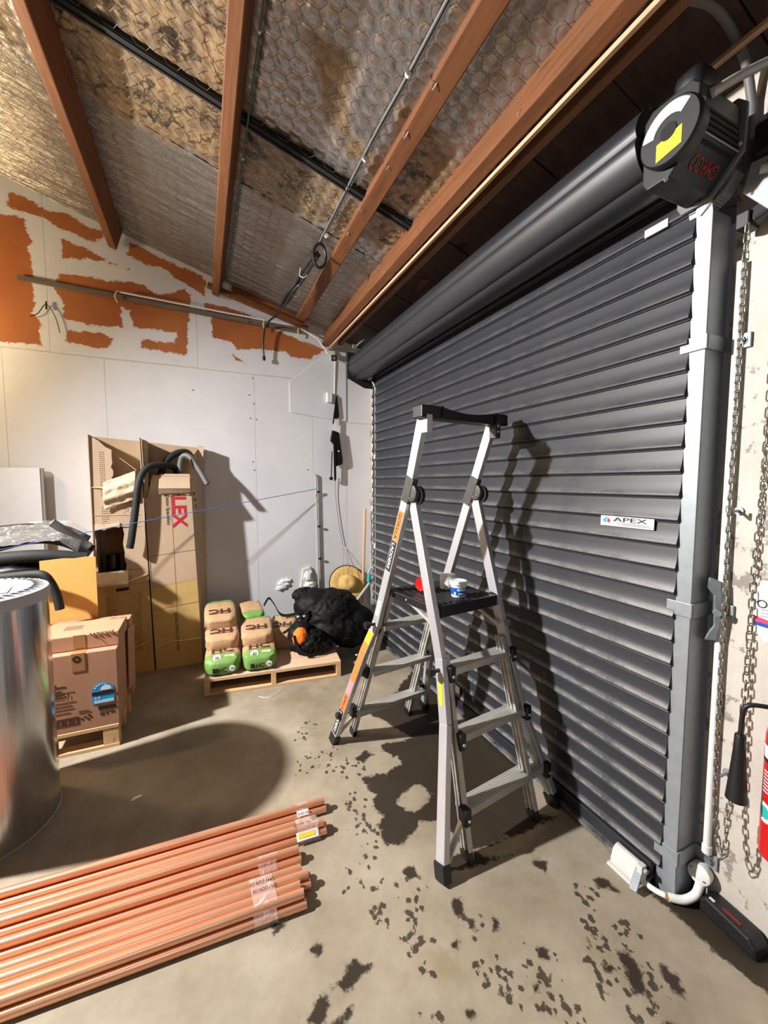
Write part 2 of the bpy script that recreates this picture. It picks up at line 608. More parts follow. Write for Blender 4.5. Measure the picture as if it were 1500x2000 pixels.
def link_copy(src, parent, name=None):
    c = src.copy()
    C.objects.link(c)
    if parent is not None:
        c.parent = parent
    return c

def spline(pts, n=8):
    """Catmull-Rom through pts"""
    P = [Vector(p) for p in pts]
    P = [P[0] * 2 - P[1]] + P + [P[-1] * 2 - P[-2]]
    out = []
    for i in range(1, len(P) - 2):
        for k in range(n):
            t = k / n
            a, b, c, d = P[i - 1], P[i], P[i + 1], P[i + 2]
            out.append(0.5 * ((2 * b) + (c - a) * t + (2 * a - 5 * b + 4 * c - d) * t * t + (3 * b - a - 3 * c + d) * t ** 3))
    out.append(P[-2])
    return out

def sdf(px, py, polys):
    """largest (inside-positive) distance to any polygon, in metres"""
    best = np.full(px.shape, -1.0)
    for poly in polys:
        q = np.array(poly)
        cx, cy = q.mean(0)
        rad = np.hypot(q[:, 0] - cx, q[:, 1] - cy).max() + 0.12
        idx = np.where((abs(px - cx) < rad) & (abs(py - cy) < rad))[0]
        if not len(idx):
            continue
        x, y = px[idx], py[idx]
        d = np.full(x.shape, 9.0)
        ins = np.zeros(x.shape, bool)
        for i in range(len(q)):
            (x0, y0), (x1, y1) = q[i], q[(i + 1) % len(q)]
            ex, ey = x1 - x0, y1 - y0
            t = np.clip(((x - x0) * ex + (y - y0) * ey) / (ex * ex + ey * ey + 1e-12), 0, 1)
            d = np.minimum(d, np.hypot(x - x0 - t * ex, y - y0 - t * ey))
            c = ((y0 > y) != (y1 > y)) & (x < ex * (y - y0) / (ey + (1e-12 if ey == 0 else 0)) + x0)
            ins ^= c
        best[idx] = np.maximum(best[idx], np.where(ins, d, -d))
    return best

def grid(name, m, xs, ys, fn, parent=None, attr=None, vals=None, smooth=True, label=None):
    """sheet of quads; fn(X,Y)->(n,3) world positions"""
    nx, ny = len(xs), len(ys)
    X, Y = np.meshgrid(xs, ys, indexing='ij')
    P = fn(X.ravel(), Y.ravel())
    if parent is not None:
        P = P - np.array(wloc(parent))[None, :]
    I = np.arange(nx * ny).reshape(nx, ny)
    F = np.stack([I[:-1, :-1], I[1:, :-1], I[1:, 1:], I[:-1, 1:]], -1).reshape(-1, 4)
    me = bpy.data.meshes.new(name)
    me.vertices.add(nx * ny)
    me.vertices.foreach_set('co', P.astype(np.float32).ravel())
    me.loops.add(F.size)
    me.loops.foreach_set('vertex_index', F.astype(np.int32).ravel())
    me.polygons.add(len(F))
    me.polygons.foreach_set('loop_start', np.arange(0, F.size, 4, dtype=np.int32))
    me.update(calc_edges=True)
    me.polygons.foreach_set('use_smooth', np.full(len(F), bool(smooth)))
    if attr:
        a = me.attributes.new(attr, 'FLOAT', 'POINT')
        a.data.foreach_set('value', vals(X.ravel(), Y.ravel()).astype(np.float32))
    me.materials.append(M[m])
    o = bpy.data.objects.new(name, me)
    C.objects.link(o)
    if parent is not None:
        o.parent = parent
    if label:
        o['label'] = label
    return o
# ---------------------------------------------------------------- outlines of bare board, wet concrete, boot prints (metres)
BARE=[
[(-1.27, 3.825), (-1.134, 3.784), (-1.056, 3.74), (-0.909, 3.746), (-0.778, 3.679), (-0.7, 3.676), (-0.672, 3.637), (-0.754, 3.562), (-0.915, 3.613), (-1.006, 3.634), (-1.076, 3.681), (-1.225, 3.696), (-1.302, 3.707)],
[(-1.389, 3.643), (-1.194, 3.641), (-1.181, 3.548), (-1.157, 3.49), (-1.187, 3.419), (-1.165, 3.338), (-1.161, 3.23), (-1.168, 3.011), (-1.177, 2.922), (-1.126, 2.864), (-1.149, 2.761), (-1.125, 2.686), (-1.441, 2.687)],
[(-0.969, 3.545), (-0.805, 3.505), (-0.71, 3.458), (-0.581, 3.417), (-0.509, 3.403), (-0.631, 3.43), (-0.809, 3.426), (-0.962, 3.403)],
[(-0.996, 3.264), (-0.892, 3.285), (-0.657, 3.286), (-0.407, 3.299), (-0.301, 3.235), (-0.189, 3.268), (-0.085, 3.325), (-0.04, 3.271), (-0.058, 3.081), (-0.092, 2.743), (-0.46, 2.764), (-0.425, 2.841), (-0.181, 2.838), (-0.155, 2.941), (-0.367, 2.934), (-0.496, 2.927), (-0.512, 3.055), (-0.573, 3.092), (-0.587, 2.995), (-0.559, 2.917), (-0.733, 2.902), (-0.994, 2.919), (-0.969, 3.046), (-1.03, 3.147)],
[(-0.941, 2.836), (-0.736, 2.844), (-0.646, 2.81), (-0.701, 2.726), (-0.879, 2.731), (-0.993, 2.738)],
[(-0.5, 3.632), (-0.396, 3.597), (-0.18, 3.525), (0.048, 3.462), (0.094, 3.421), (0.067, 3.303), (-0.129, 3.39), (-0.26, 3.472), (-0.401, 3.479), (-0.515, 3.524)],
[(0.117, 3.109), (0.187, 3.132), (0.59, 3.121), (0.891, 3.036), (1.198, 2.957), (1.04, 2.848), (0.834, 2.843), (0.808, 2.893), (0.483, 2.876), (0.335, 2.857), (0.3, 2.915), (0.135, 2.929)],
[(0.309, 2.803), (0.406, 2.746), (0.32, 2.742)],
[(0.302, 3.459), (0.557, 3.383), (0.763, 3.343), (0.949, 3.27), (0.934, 3.188), (0.761, 3.239), (0.312, 3.362)],
[(0.075, 3.235), (0.284, 3.222), (0.528, 3.175), (0.464, 3.133), (0.072, 3.15)],
]
WET=[
[(0.735, 1.956), (0.877, 1.923), (0.982, 1.974), (0.94, 2.117), (0.951, 2.17), (1.156, 2.138), (1.066, 2.399), (0.982, 2.535), (1.166, 2.557), (1.333, 2.715), (1.587, 2.944), (1.74, 2.952), (1.595, 2.536), (1.482, 2.212), (1.587, 1.986), (1.609, 1.692), (1.572, 1.579), (1.466, 1.496), (1.414, 1.39), (1.504, 1.326), (1.343, 1.318), (1.09, 1.336), (1.024, 1.356), (0.999, 1.418), (0.986, 1.523), (0.889, 1.567), (0.828, 1.527), (0.748, 1.5), (0.691, 1.536), (0.691, 1.644), (0.741, 1.668), (0.726, 1.749), (0.771, 1.808), (0.724, 1.9)],
[(0.763, 2.107), (0.848, 2.159), (0.87, 2.094), (0.799, 2.064)],
[(0.873, 1.375), (1.026, 1.345), (1.1, 1.273), (1.17, 1.261), (1.13, 1.25), (0.999, 1.282), (0.885, 1.306)],
[(1.231, 1.214), (1.304, 1.181), (1.244, 1.144), (1.22, 1.182)],
[(0.833, 1.217), (0.866, 1.202), (0.833, 1.132), (0.808, 1.138), (0.805, 1.174)],
[(0.838, 1.124), (0.867, 1.117), (0.852, 1.084), (0.825, 1.096)],
[(0.929, 1.089), (0.941, 1.078), (0.922, 1.042), (0.905, 1.055)],
[(0.339, 1.13), (0.381, 1.17), (0.421, 1.192), (0.443, 1.161), (0.468, 1.14), (0.427, 1.121), (0.38, 1.108), (0.345, 1.123)],
[(0.292, 1.268), (0.334, 1.282), (0.338, 1.257), (0.311, 1.237)],
[(0.185, 1.093), (0.244, 1.112), (0.299, 1.136), (0.308, 1.067), (0.267, 1.056)],
[(0.285, 1.055), (0.373, 1.071), (0.325, 1.03)],
[(1.246, 0.829), (1.266, 0.81), (1.271, 0.76), (1.229, 0.713), (1.189, 0.736), (1.209, 0.77)],
[(1.344, 0.746), (1.345, 0.718), (1.364, 0.701), (1.322, 0.659), (1.296, 0.671), (1.319, 0.712)],
[(1.213, 0.653), (1.254, 0.638), (1.233, 0.622), (1.192, 0.64)],
[(1.154, 0.822), (1.194, 0.818), (1.192, 0.8), (1.157, 0.807)],
[(0.748, 1.088), (0.77, 1.083), (0.747, 1.058), (0.727, 1.067)],
[(0.705, 1.383), (0.763, 1.386), (0.761, 1.329), (0.713, 1.344)],
[(1.396, 1.044), (1.447, 1.028), (1.441, 0.97), (1.386, 1.008)],
[(0.582, 0.956), (0.594, 0.948), (0.582, 0.937), (0.575, 0.943)],
[(0.684, 0.91), (0.701, 0.902), (0.686, 0.89), (0.68, 0.896)],
[(0.911, 0.886), (0.942, 0.872), (0.919, 0.849), (0.897, 0.859)],
[(1.009, 0.945), (1.03, 0.931), (1.011, 0.92), (0.995, 0.932)],
[(1.605, 1.32), (1.592, 1.12), (1.575, 1.0), (1.55, 0.90), (1.545, 0.80), (1.552, 0.70), (1.565, 0.60), (1.58, 0.45), (1.80, 0.40), (1.80, 1.32)] ,
[(0.178, 1.404), (0.263, 1.401), (0.239, 1.367), (0.188, 1.365)],
]
DRY=[ [(0.847, 1.721), (0.921, 1.783), (1.012, 1.786), (1.018, 1.698), (0.949, 1.636), (0.876, 1.656)] , [(0.82, 2.03), (0.993, 2.021), (0.985, 1.955), (0.883, 1.936)] ]
SPECK= [((0.582, 2.524), 10, 0.084), ((0.542, 2.425), 8, 0.081), ((0.664, 2.172), 12, 0.105), ((0.714, 2.003), 14, 0.099), ((0.676, 1.786), 14, 0.089), ((0.622, 1.677), 12, 0.072), ((0.581, 1.448), 10, 0.085), ((0.549, 1.267), 14, 0.057), ((0.632, 1.183), 20, 0.064), ((0.638, 1.119), 8, 0.071), ((0.705, 1.3), 12, 0.08), ((1.321, 1.002), 12, 0.06), ((1.252, 0.914), 10, 0.055), ((0.816, 0.959), 16, 0.067), ((0.839, 0.911), 12, 0.065), ((0.938, 0.86), 18, 0.073), ((0.977, 0.814), 14, 0.08), ((1.175, 0.844), 14, 0.069), ((1.329, 0.843), 12, 0.063), ((1.259, 0.76), 16, 0.067), ((1.002, 0.922), 8, 0.069), ((1.134, 0.758), 14, 0.08), ((0.845, 1.078), 6, 0.073), ((0.512, 2.231), 10, 0.089), ((0.635, 1.582), 10, 0.069), ((1.24, 0.683), 8, 0.063), ((0.49, 1.442), 6, 0.062), ((0.597, 2.1), 6, 0.086), ((0.466, 2.159), 6, 0.072), ((0.593, 0.973), 5, 0.095)]

# ---------------------------------------------------------------- floor
SP = []
for (c, n, r) in SPECK:
    for k in range(n):
        a = RNG.uniform(0, 2 * math.pi)
        d = r * math.sqrt(RNG.uniform(0, 1))
        SP.append((c[0] + d * math.cos(a) * 0.8, c[1] + d * math.sin(a), RNG.uniform(0.004, 0.011)))
def floor_vals(x, y):
    a = sdf(x, y, WET)
    a = np.where(a > 0.02, 0.02 + (a - 0.02) * 0.55, a)      # keep the inside of the puddle mottled
    d = sdf(x, y, DRY)
    a = np.where(d > -0.05, np.minimum(a, -d), a)
    return np.clip(a, -0.12, 0.06)
def speck_vals(x, y):
    a = np.full(x.shape, -0.03)
    for (sx, sy, sr) in SP:
        idx = np.where((abs(x - sx) < 0.03) & (abs(y - sy) < 0.03))[0]
        a[idx] = np.maximum(a[idx], sr - np.hypot(x[idx] - sx, (y[idx] - sy) * 0.8))
    return a
xs = np.concatenate([np.linspace(-5, -0.6, 40), np.arange(-0.58, 0.4, 0.014), np.arange(0.402, 1.45, 0.0065), np.arange(1.452, 1.9, 0.014)])
ys = np.concatenate([np.linspace(-4, 0.5, 40), np.arange(0.507, 2.7, 0.0065), np.arange(2.702, 3.2, 0.02), np.linspace(3.22, 4.3, 30)])
fl = struct(grid('floor', 'floor', xs, ys, lambda x, y: np.stack([x, y, 0 * x], -1), attr='wet', vals=floor_vals))
X_, Y_ = np.meshgrid(xs, ys, indexing='ij')
at = fl.data.attributes.new('speck', 'FLOAT', 'POINT')
at.data.foreach_set('value', speck_vals(X_.ravel(), Y_.ravel()).astype(np.float32))

# ---------------------------------------------------------------- walls
def roof_z(x):
    return 3.53 - 0.303 * x
wall = struct(MB().prism([(-5, 0), (1.9, 0), (1.9, roof_z(1.9) + 0.02), (-5, roof_z(-5) + 0.02)], (0, 4.153, 0), (1, 0, 0), (0, 0, 1), (0, 0.10, 0)).build('wall_back', 'offwhite'))
def wall_panel(x0, x1, z0, z1, step=0.05, front=4.15, poly=None):
    """one sheet of lining board; top follows the roof when z1 is None"""
    n = max(2, int((x1 - x0) / step) + 1)
    m = max(2, int(((z1 or 3.9) - z0) / step) + 1)
    g = 0.0008
    def fn(x, t):
        top = (roof_z(x) - 0.004) if z1 is None else np.full_like(x, z1 - g)
        return np.stack([x, np.full_like(x, front), z0 + g + (top - z0 - g) * t], -1)
    def vals(x, t):
        p = fn(x, t)
        return np.clip(sdf(p[:, 0], p[:, 2], BARE), -0.1, 0.1)
    o = grid('wall_panel', 'wall', np.linspace(x0 + g, x1 - g, n), np.linspace(0, 1, m), fn, wall, 'bare', vals, smooth=False)
    return o
wall_panel(-5, -2.4, 0, 2.645)
wall_panel(-2.4, -1.385, 0, 2.645)
wall_panel(-1.385, -0.72, 0, 2.64)
wall_panel(-0.72, 0.49, 0, 2.635)
wall_panel(0.49, 1.06, 0, 2.63)
wall_panel(1.06, 1.425, 0, 2.63)
wall_panel(1.425, 1.70, 0, 2.23)
wall_panel(1.425, 1.70, 2.235, None, 0.03)
wall_panel(-5, -2.3, 2.65, None)
wall_panel(-2.3, -1.08, 2.65, None, 0.012)
wall_panel(-1.08, 0.0, 2.645, None, 0.010)
wall_panel(0.0, 1.425, 2.64, None, 0.010)
# big sheet with the mitred corner below the security camera
MB().prism([(0.83, 2.60), (1.30, 2.985), (1.42, 2.955), (1.42, 2.25), (1.30, 2.25), (0.83, 2.30)], (0, 4.14, 0), (1, 0, 0), (0, 0, 1), (0, 0.009, 0)).build('corner_sheet', 'wallwhite', wall)
# knocked-in plaster low on the wall
b = MB()
pts = [(0.93, 0.70), (1.01, 0.72), (1.035, 0.66), (1.05, 0.52), (0.99, 0.47), (0.90, 0.50), (0.915, 0.60)]
b.prism(pts, (0, 4.125, 0), (1, 0, 0), (0, 0, 1), (0, 0.025, 0))
b.build('torn_board', 'offwhite', wall, bevel=0.006)
b = MB()
for k in range(9):
    x = 0.66 + RNG.uniform(0, 0.24)
    z = 0.55 + RNG.uniform(-0.03, 0.05)
    b.blob((x, 4.142, z), (0.035, 0.014, 0.022), 10, 6, 0.9, 0.5, k)
b.blob((0.98, 4.12, 0.62), (0.045, 0.03, 0.05), 14, 8, 0.9, 0.5, 3)
b.blob((1.0, 4.12, 0.53), (0.06, 0.03, 0.035), 14, 8, 0.9, 0.5, 4)
b.build('loose_plaster', 'paper', wall, smooth=True)
MB().bb(0.925, 1.0, 4.128, 4.149, 0.635, 0.665).build('hole', 'card_in', wall)
b = MB()
for (x, z) in ((0.475, 2.60), (0.44, 2.44), (0.48, 2.36), (0.445, 2.22), (0.50, 2.21), (0.46, 1.80), (0.47, 1.72), (-0.05, 2.44), (1.0, 1.73)):
    b.disc((x, 4.149, z), 0.005, (0, -1, 0), 0.004, 10)
b.build('screw_head', 'grey', wall, kind='stuff')

wr = MB()
wr.bb(1.72, 1.95, -4, 0.845, 0, 3.1)
wr.bb(1.70, 1.95, 3.83, 4.17, 0, 3.05)
wr.bb(1.74, 1.95, 0.845, 3.83, 2.62, 3.1)
struct(wr.build('wall_right', 'block'))

# ---------------------------------------------------------------- roof: foil sheets under battens, wire netting, planks
ceil = struct(MB().prism([(-5, roof_z(-5) + 0.06), (1.95, roof_z(1.95) + 0.06), (1.95, roof_z(1.95) + 0.12), (-5, roof_z(-5) + 0.12)], (0, -4, 0), (1, 0, 0), (0, 0, 1), (0, 8.2, 0)).build('ceiling', 'dark_board'))
from mathutils import noise as mnoise
STAIN = [[(-0.55, 1.68), (0.22, 1.68), (0.25, 2.24), (-0.55, 2.24)], [(-0.62, 2.30), (0.24, 2.30), (0.24, 2.76), (-0.62, 2.76)], [(0.28, 2.34), (0.66, 2.34), (0.94, 2.40), (1.0, 2.72), (0.28, 2.74)],
         [(0.48, 1.72), (0.62, 1.70), (0.72, 1.98), (0.88, 2.0), (0.92, 2.10), (0.74, 2.10), (0.60, 1.98)], [(0.86, 1.73), (1.02, 1.72), (1.18, 1.78), (1.20, 2.16), (1.0, 2.20), (0.94, 2.0)],
         [(-0.6, 0.9), (0.15, 0.9), (0.18, 1.66), (-0.6, 1.66)], [(1.0, 2.3), (1.25, 2.3), (1.25, 2.6), (1.02, 2.6)], [(-3.0, 1.7), (-0.75, 1.7), (-0.75, 2.74), (-3.0, 2.74)]]
HEX = 0.072
HA = HEX / math.sqrt(3)
def hex_pillow(x, y):
    """1 in the middle of a netting cell, 0 on its wires"""
    best = np.full(x.shape, 9.0)
    i0 = np.round((x + 1.75) / (1.5 * HA))
    for di in (-1, 0, 1):
        i = i0 + di
        off = np.where(np.mod(i, 2) > 0.5, HEX / 2, 0.0)
        j = np.round((y + 0.7 - off) / HEX)
        d = np.hypot(x - (-1.75 + i * 1.5 * HA), y - (-0.7 + j * HEX + off))
        best = np.minimum(best, d)
    return np.clip(1 - (best / (HEX * 0.55)) ** 2, 0, 1)
def foil(y0, y1, lift, seed, amp, dx=0.03, dy=0.03, ribs=False):
    xs = np.arange(-3.2, -1.7, 0.05).tolist() + np.arange(-1.7, 1.36, dx).tolist()
    ys = np.linspace(y0, y1, int((y1 - y0) / dy) + 2)
    def fn(x, y):
        w = np.array([mnoise.fractal((a * 3.2, b * 3.2, seed), 1.0, 2.0, 3) for a, b in zip(x, y)]) * amp
        if ribs:
            w += np.array([mnoise.noise((a * 0.8, b * 19 + 0.5 * math.sin(a * 2.3), seed + 9.0)) + 0.6 * mnoise.noise((a * 1.5, b * 42, seed + 2.0)) for a, b in zip(x, y)]) * 0.014
        elif dx < 0.03:
            w -= hex_pillow(x, y) * 0.010
        return np.stack([x, y, roof_z(x) - lift + w], -1)
    return grid('foil_sheet', 'foil', np.array(xs), ys, fn, ceil, 'stain', lambda x, y: np.clip(sdf(x, y, STAIN) * 5 + 0.5, 0, 1))
foil(-4.0, 0.55, 0.004, 1, 0.006)
foil(0.50, 1.70, 0.010, 2, 0.006, 0.013, 0.013)
foil(1.66, 2.785, 0.002, 3, 0.007, 0.013, 0.013)
foil(2.755, 4.16, 0.012, 4, 0.005, 0.03, 0.009, True)

def netting():
    """chicken wire: hexagons 70 mm across, hung just under the foil"""
    w, r = HEX, 0.0011
    a = w / math.sqrt(3)
    b = MB()
    seen = set()
    def node(p):
        x, y = p
        return (x, y, roof_z(x) - 0.026 + 0.006 * mnoise.noise((x * 4, y * 4, 5.0)))
    cols = int(3.1 / (1.5 * a))
    rows = int(4.9 / w)
    for i in range(cols):
        for j in range(rows):
            cx = -1.75 + i * 1.5 * a
            cy = -0.7 + j * w + (w / 2 if i % 2 else 0)
            if cy > 4.1 or cx > 1.3:
                continue
            for k in range(6):
                q0, q1 = math.radians(60 * k), math.radians(60 * k + 60)
                p = (cx + a * math.cos(q0), cy + a * math.sin(q0))
                q = (cx + a * math.cos(q1), cy + a * math.sin(q1))
                key = (round((p[0] + q[0]) / 2, 3), round((p[1] + q[1]) / 2, 3))
                if key in seen:
                    continue
                seen.add(key)
                A, B = Vector(node(p)), Vector(node(q))
                d = (B - A).normalized()
                n1 = Vector((-d.y, d.x, 0)).normalized() * r
                n2 = Vector((0, 0, r))
                vs = [A + n1, A - n1 * 0.5 + n2, A - n1 * 0.5 - n2, B + n1, B - n1 * 0.5 + n2, B - n1 * 0.5 - n2]
                b.add(vs, [(0, 1, 4, 3), (1, 2, 5, 4), (2, 0, 3, 5)])
    return b.build('wire_netting', 'galv_wire', ceil, kind='stuff')
M['galv_wire'] = mat('netting_wire', (92, 88, 82), 0.5, 0.5)
netting()
# dark steel battens across the slope
for (y, w) in ((2.28, 0.055), (0.42, 0.05)):
    p = MB()
    p.bar((-3.2, y, roof_z(-3.2) - 0.022), (1.35, y, roof_z(1.35) - 0.022), w, 0.020, (0, 1, 0))
    p.bar((-3.2, y - w / 3, roof_z(-3.2) - 0.034), (1.35, y - w / 3, roof_z(1.35) - 0.034), 0.012, 0.012, (0, 1, 0))
    p.bar((-3.2, y + w / 3, roof_z(-3.2) - 0.034), (1.35, y + w / 3, roof_z(1.35) - 0.034), 0.012, 0.012, (0, 1, 0))
    p.build('roof_batten', 'galv_black', ceil) if 'galv_black' in M else p.build('roof_batten', 'black_matt', ceil)

# timber rafters, square to the slope
def rafter(xt, w, h, label, m='rafter', right=True):
    """xt: x of the top corner at the roof (right corner if right)"""
    u = Vector((0.957, 0, -0.29))
    dn = Vector((-0.29, 0, -0.957))
    t = Vector((xt, 0, roof_z(xt)))
    if right:
        t = t - u * w
    c = t + u * (w / 2) + dn * (h / 2 - 0.01)
    o = MB().box((0, 0, 0), (w, 8.0, h + 0.02), Matrix(((u.x, 0, -dn.x), (0, 1, 0), (u.z, 0, -dn.z))))
    L = (c.x, 0.12, c.z)
    o.v = [Vector(v) + Vector(L) for v in o.v]
    root = thing('rafter', label, 'rafter', L, 'timber rafters under the foil ceiling')
    o.build('timber', m, root, bevel=0.006)
    return root, t, u, dn
rafter(-0.537, 0.061, 0.177, 'timber rafter at far left with a broad dark side face')
rafter(0.244, 0.062, 0.177, 'upright-looking timber rafter running up the middle of the foil ceiling')
r3, t3, u3, d3 = rafter(0.905, 0.085, 0.072, 'shallow orange rafter with loose wire staples along its edges', right=False)
r4, t4, u4, d4 = rafter(1.204, 0.062, 0.18, 'deep orange rafter edged by a pale strip, nearest the roller door', right=False)
MB().bb(1.222, 1.238, -3.9, 4.14, 2.958, 2.976).build('edge_strip', 'batten', r4, label='pale timber strip along the lower edge')
# wire staples that tie the netting to the timbers
def staples(root, pts):
    b = MB()
    for (x, y, z) in pts:
        a = RNG.uniform(-1, 1)
        b.tube(spline([(x, y, z), (x - 0.008, y + 0.012 * a, z - 0.012), (x + 0.002, y + 0.02, z - 0.022), (x + 0.01, y + 0.02 * a, z - 0.014)], 3), 0.0011, 4)
    b.build('wire_staple', 'galv', root, kind='stuff')
staples(r3, [(0.885 + RNG.uniform(0, 0.01), y, 3.195) for y in (1.5, 1.75, 1.95, 2.3, 2.55, 2.9, 3.05, 3.2, 3.35, 3.5, 3.62, 3.8)])
staples(r4, [(1.155 + RNG.uniform(-0.005, 0.02), y, 3.03) for y in (1.3, 1.7, 2.1, 2.5, 2.8, 3.05, 3.2, 3.45, 3.7, 3.9)])
r5 = thing('plate_timber', 'narrow dark red timber running beside the deepest rafter above the door roll', 'timber', (1.37, 0.12, 3.05))
MB().bb(1.335, 1.375, -3.9, 4.14, 3.022, 3.115).build('timber', 'rafter_d', r5, bevel=0.004)
# planks over the door roll
y = -1.0
k = 0
while y < 4.1:
    w = 0.30 + 0.1 * RNG.random()
    y2 = min(y + w, 4.15)
    q = MB().bar((1.36, (y + y2) / 2, roof_z(1.36) - 0.02 - 0.004 * (k % 2)), (1.95, (y + y2) / 2, roof_z(1.95) - 0.02 - 0.004 * (k % 2)), y2 - y - 0.006, 0.02, (0, 1, 0))
    q.build('plank', 'dark_board', ceil)
    y = y2
    k += 1
# orange sheet painting a notch of light on the boards over the roll
MB().prism([(1.47, 2.62), (1.60, 2.52), (1.62, 2.72), (1.54, 2.86), (1.50, 2.74)], (0, 0, 3.035), (1, 0, 0), (0, 1, 0), (0, 0, 0.012)).build('light_notch', 'rafter', ceil)
# timber cleat on the wall under the second rafter
o = MB().bar((0.10, 4.06, 3.355), (1.0, 4.06, 3.115), 0.045, 0.045, (0, 1, 0)).build('wall_cleat', 'rafter', bevel=0.004)
tag(o, 'short orange timber cleat sloping down the top of the back wall', 'timber')

# ---------------------------------------------------------------- roller door
door = struct(bpy.data.objects.new('door_1', None))
C.objects.link(door)
door.location = (1.60, 2.37, 0)
PITCH = 0.0905
prof = [(0.0, 0.0905), (-0.0012, 0.080), (-0.0026, 0.066), (-0.0046, 0.052), (-0.0074, 0.038), (-0.0108, 0.027), (-0.0138, 0.0195), (-0.0155, 0.0145), (-0.0150, 0.0105), (-0.0100, 0.0075), (-0.0035, 0.0065), (-0.0030, 0.0050), (-0.0080, 0.0036), (-0.0080, 0.0022), (-0.003, 0.0006), (0.0, 0.0)]
sl = MB()
n = len(prof)
for y in (-1.465, 1.465):
    sl.v += [(x, y, z) for x, z in prof]
sl.f = [(i + 1, i, i + n, i + n + 1) for i in range(n - 1)]
first = sl.build('slat', 'slat', None, smooth='all')
first.parent = door
first.location = (0, 0, 0.09)
for i in range(1, 29):
    c = link_copy(first, door)
    c.location = (0, 0, 0.09 + i * PITCH)
bq = MB().bb(1.575, 1.607, 0.93, 3.81, 0.012, 0.095)
bq.bb(1.56, 1.61, 0.93, 3.81, 0.012, 0.03)
bq.build('bottom_rail', 'slat', door, bevel=0.004)
MB().bb(1.578, 1.606, 0.93, 3.81, 0.0, 0.014).build('weather_seal', 'rubber', door)
# rolled-up curtain: a creased cylinder along the head of the opening
pr = []
nseg = 72
for k in range(nseg):
    q = 2 * math.pi * k / nseg
    r = 0.135 - (0.010 if k % 12 == 0 else 0) - (0.004 if k % 12 in (1, 11) else 0)
    pr.append((r * math.cos(q), r * math.sin(q)))
MB().prism(pr, (1.468, 0.955, 2.735), (1, 0, 0), (0, 0, 1), (0, 2.87, 0)).build('rolled_curtain', 'drum', door, smooth=True)
e = MB().prism([(-0.14, 0.13), (0.15, 0.13), (0.15, -0.20), (0.04, -0.20), (-0.14, -0.12)], (1.468, 3.826, 2.735), (1, 0, 0), (0, 0, 1), (0, 0.008, 0))
e.build('end_bracket', 'black_matt', door, bevel=0.002)
MB().tube([(1.468, 3.80, 2.735), (1.468, 3.87, 2.735)], 0.03, 16).build('axle', 'galv_dark', door)
q = MB()
q.disc((1.42, 3.84, 2.93), 0.02, (-1, 0, 0), 0.03, 12)
q.bar((1.42, 3.84, 2.93), (1.46, 3.70, 2.965), 0.012, 0.012, (0, 0, 1))
q.build('bracket_bolt', 'galv', door, smooth=True)
# supplier's sticker, small labels
ap = plate(door, 'sticker', 'paper', (1.590, 1.217, 1.415), (0, -1, 0), (0, 0, 1), 0.228, 0.047, 0.004, label='white sticker with black lettering')
ap_o = lambda u, v: (1.5855, 1.217 - u, 1.415 + v)
text('APEX', 'blackprint', ap, ap_o(0.058, 0.021), (0, -1, 0), (0, 0, 1), 0.018, 0.145, bold=0.012)
b = MB()
for k in range(3):
    b.prism([(0, 0), (0.13, 0), (0.13, 0.0022), (0, 0.0022)], ap_o(0.06 + 0.02 * k, 0.014 - 0.004 * k), (0, -1, 0), (0, 0, 1), (-0.0008, 0, 0))
b.build('small_print', 'grey', ap)
MB().prism([(0.0, 0.0), (-0.018, 0.004), (-0.02, 0.014), (-0.004, 0.024), (0.006, 0.024), (-0.006, 0.012)], ap_o(0.030, 0.012), (0, -1, 0), (0, 0, 1), (-0.001, 0, 0)).build('emblem', 'lightblue', ap)
MB().prism([(0.0, 0.012), (0.010, 0.002), (0.018, 0.012), (0.010, 0.024)], ap_o(0.028, 0.010), (0, -1, 0), (0, 0, 1), (-0.001, 0, 0)).build('emblem', 'redprint', ap)
plate(door, 'label', 'paper', (1.590, 2.305, 0.128), (0, -1, 0), (0, 0, 1), 0.05, 0.05, 0.004, label='small square white label near the floor')
plate(door, 'label', 'offwhite', (1.588, 1.075, 2.535), (0, -1, 0), (0, 0, 1), 0.085, 0.028, 0.006, label='blank pale label at the top of the curtain')

# guide channels either side of the door
def guide(y0, y1, loc, label, near):
    g = thing('door_guide', label, 'guide rail', loc)
    b = MB()
    b.bb(1.600, 1.604, y0, y1, 0, 2.52)
    ys, yf = (y0, y1) if near else (y1, y0)
    s = 1 if near else -1
    b.bb(1.604, 1.712 if near else 1.70, min(ys, ys + 0.004 * s), max(ys, ys + 0.004 * s), 0, 2.52)
    b.bb(1.604, 1.625, min(yf, yf - 0.004 * s), max(yf, yf - 0.004 * s), 0, 2.52)
    b.build('channel', 'galv', g, bevel=0.002)
    return g
gr = guide(0.853, 0.926, (1.65, 0.89, 0), 'broad galvanised guide rail at the near edge of the roller door', True)
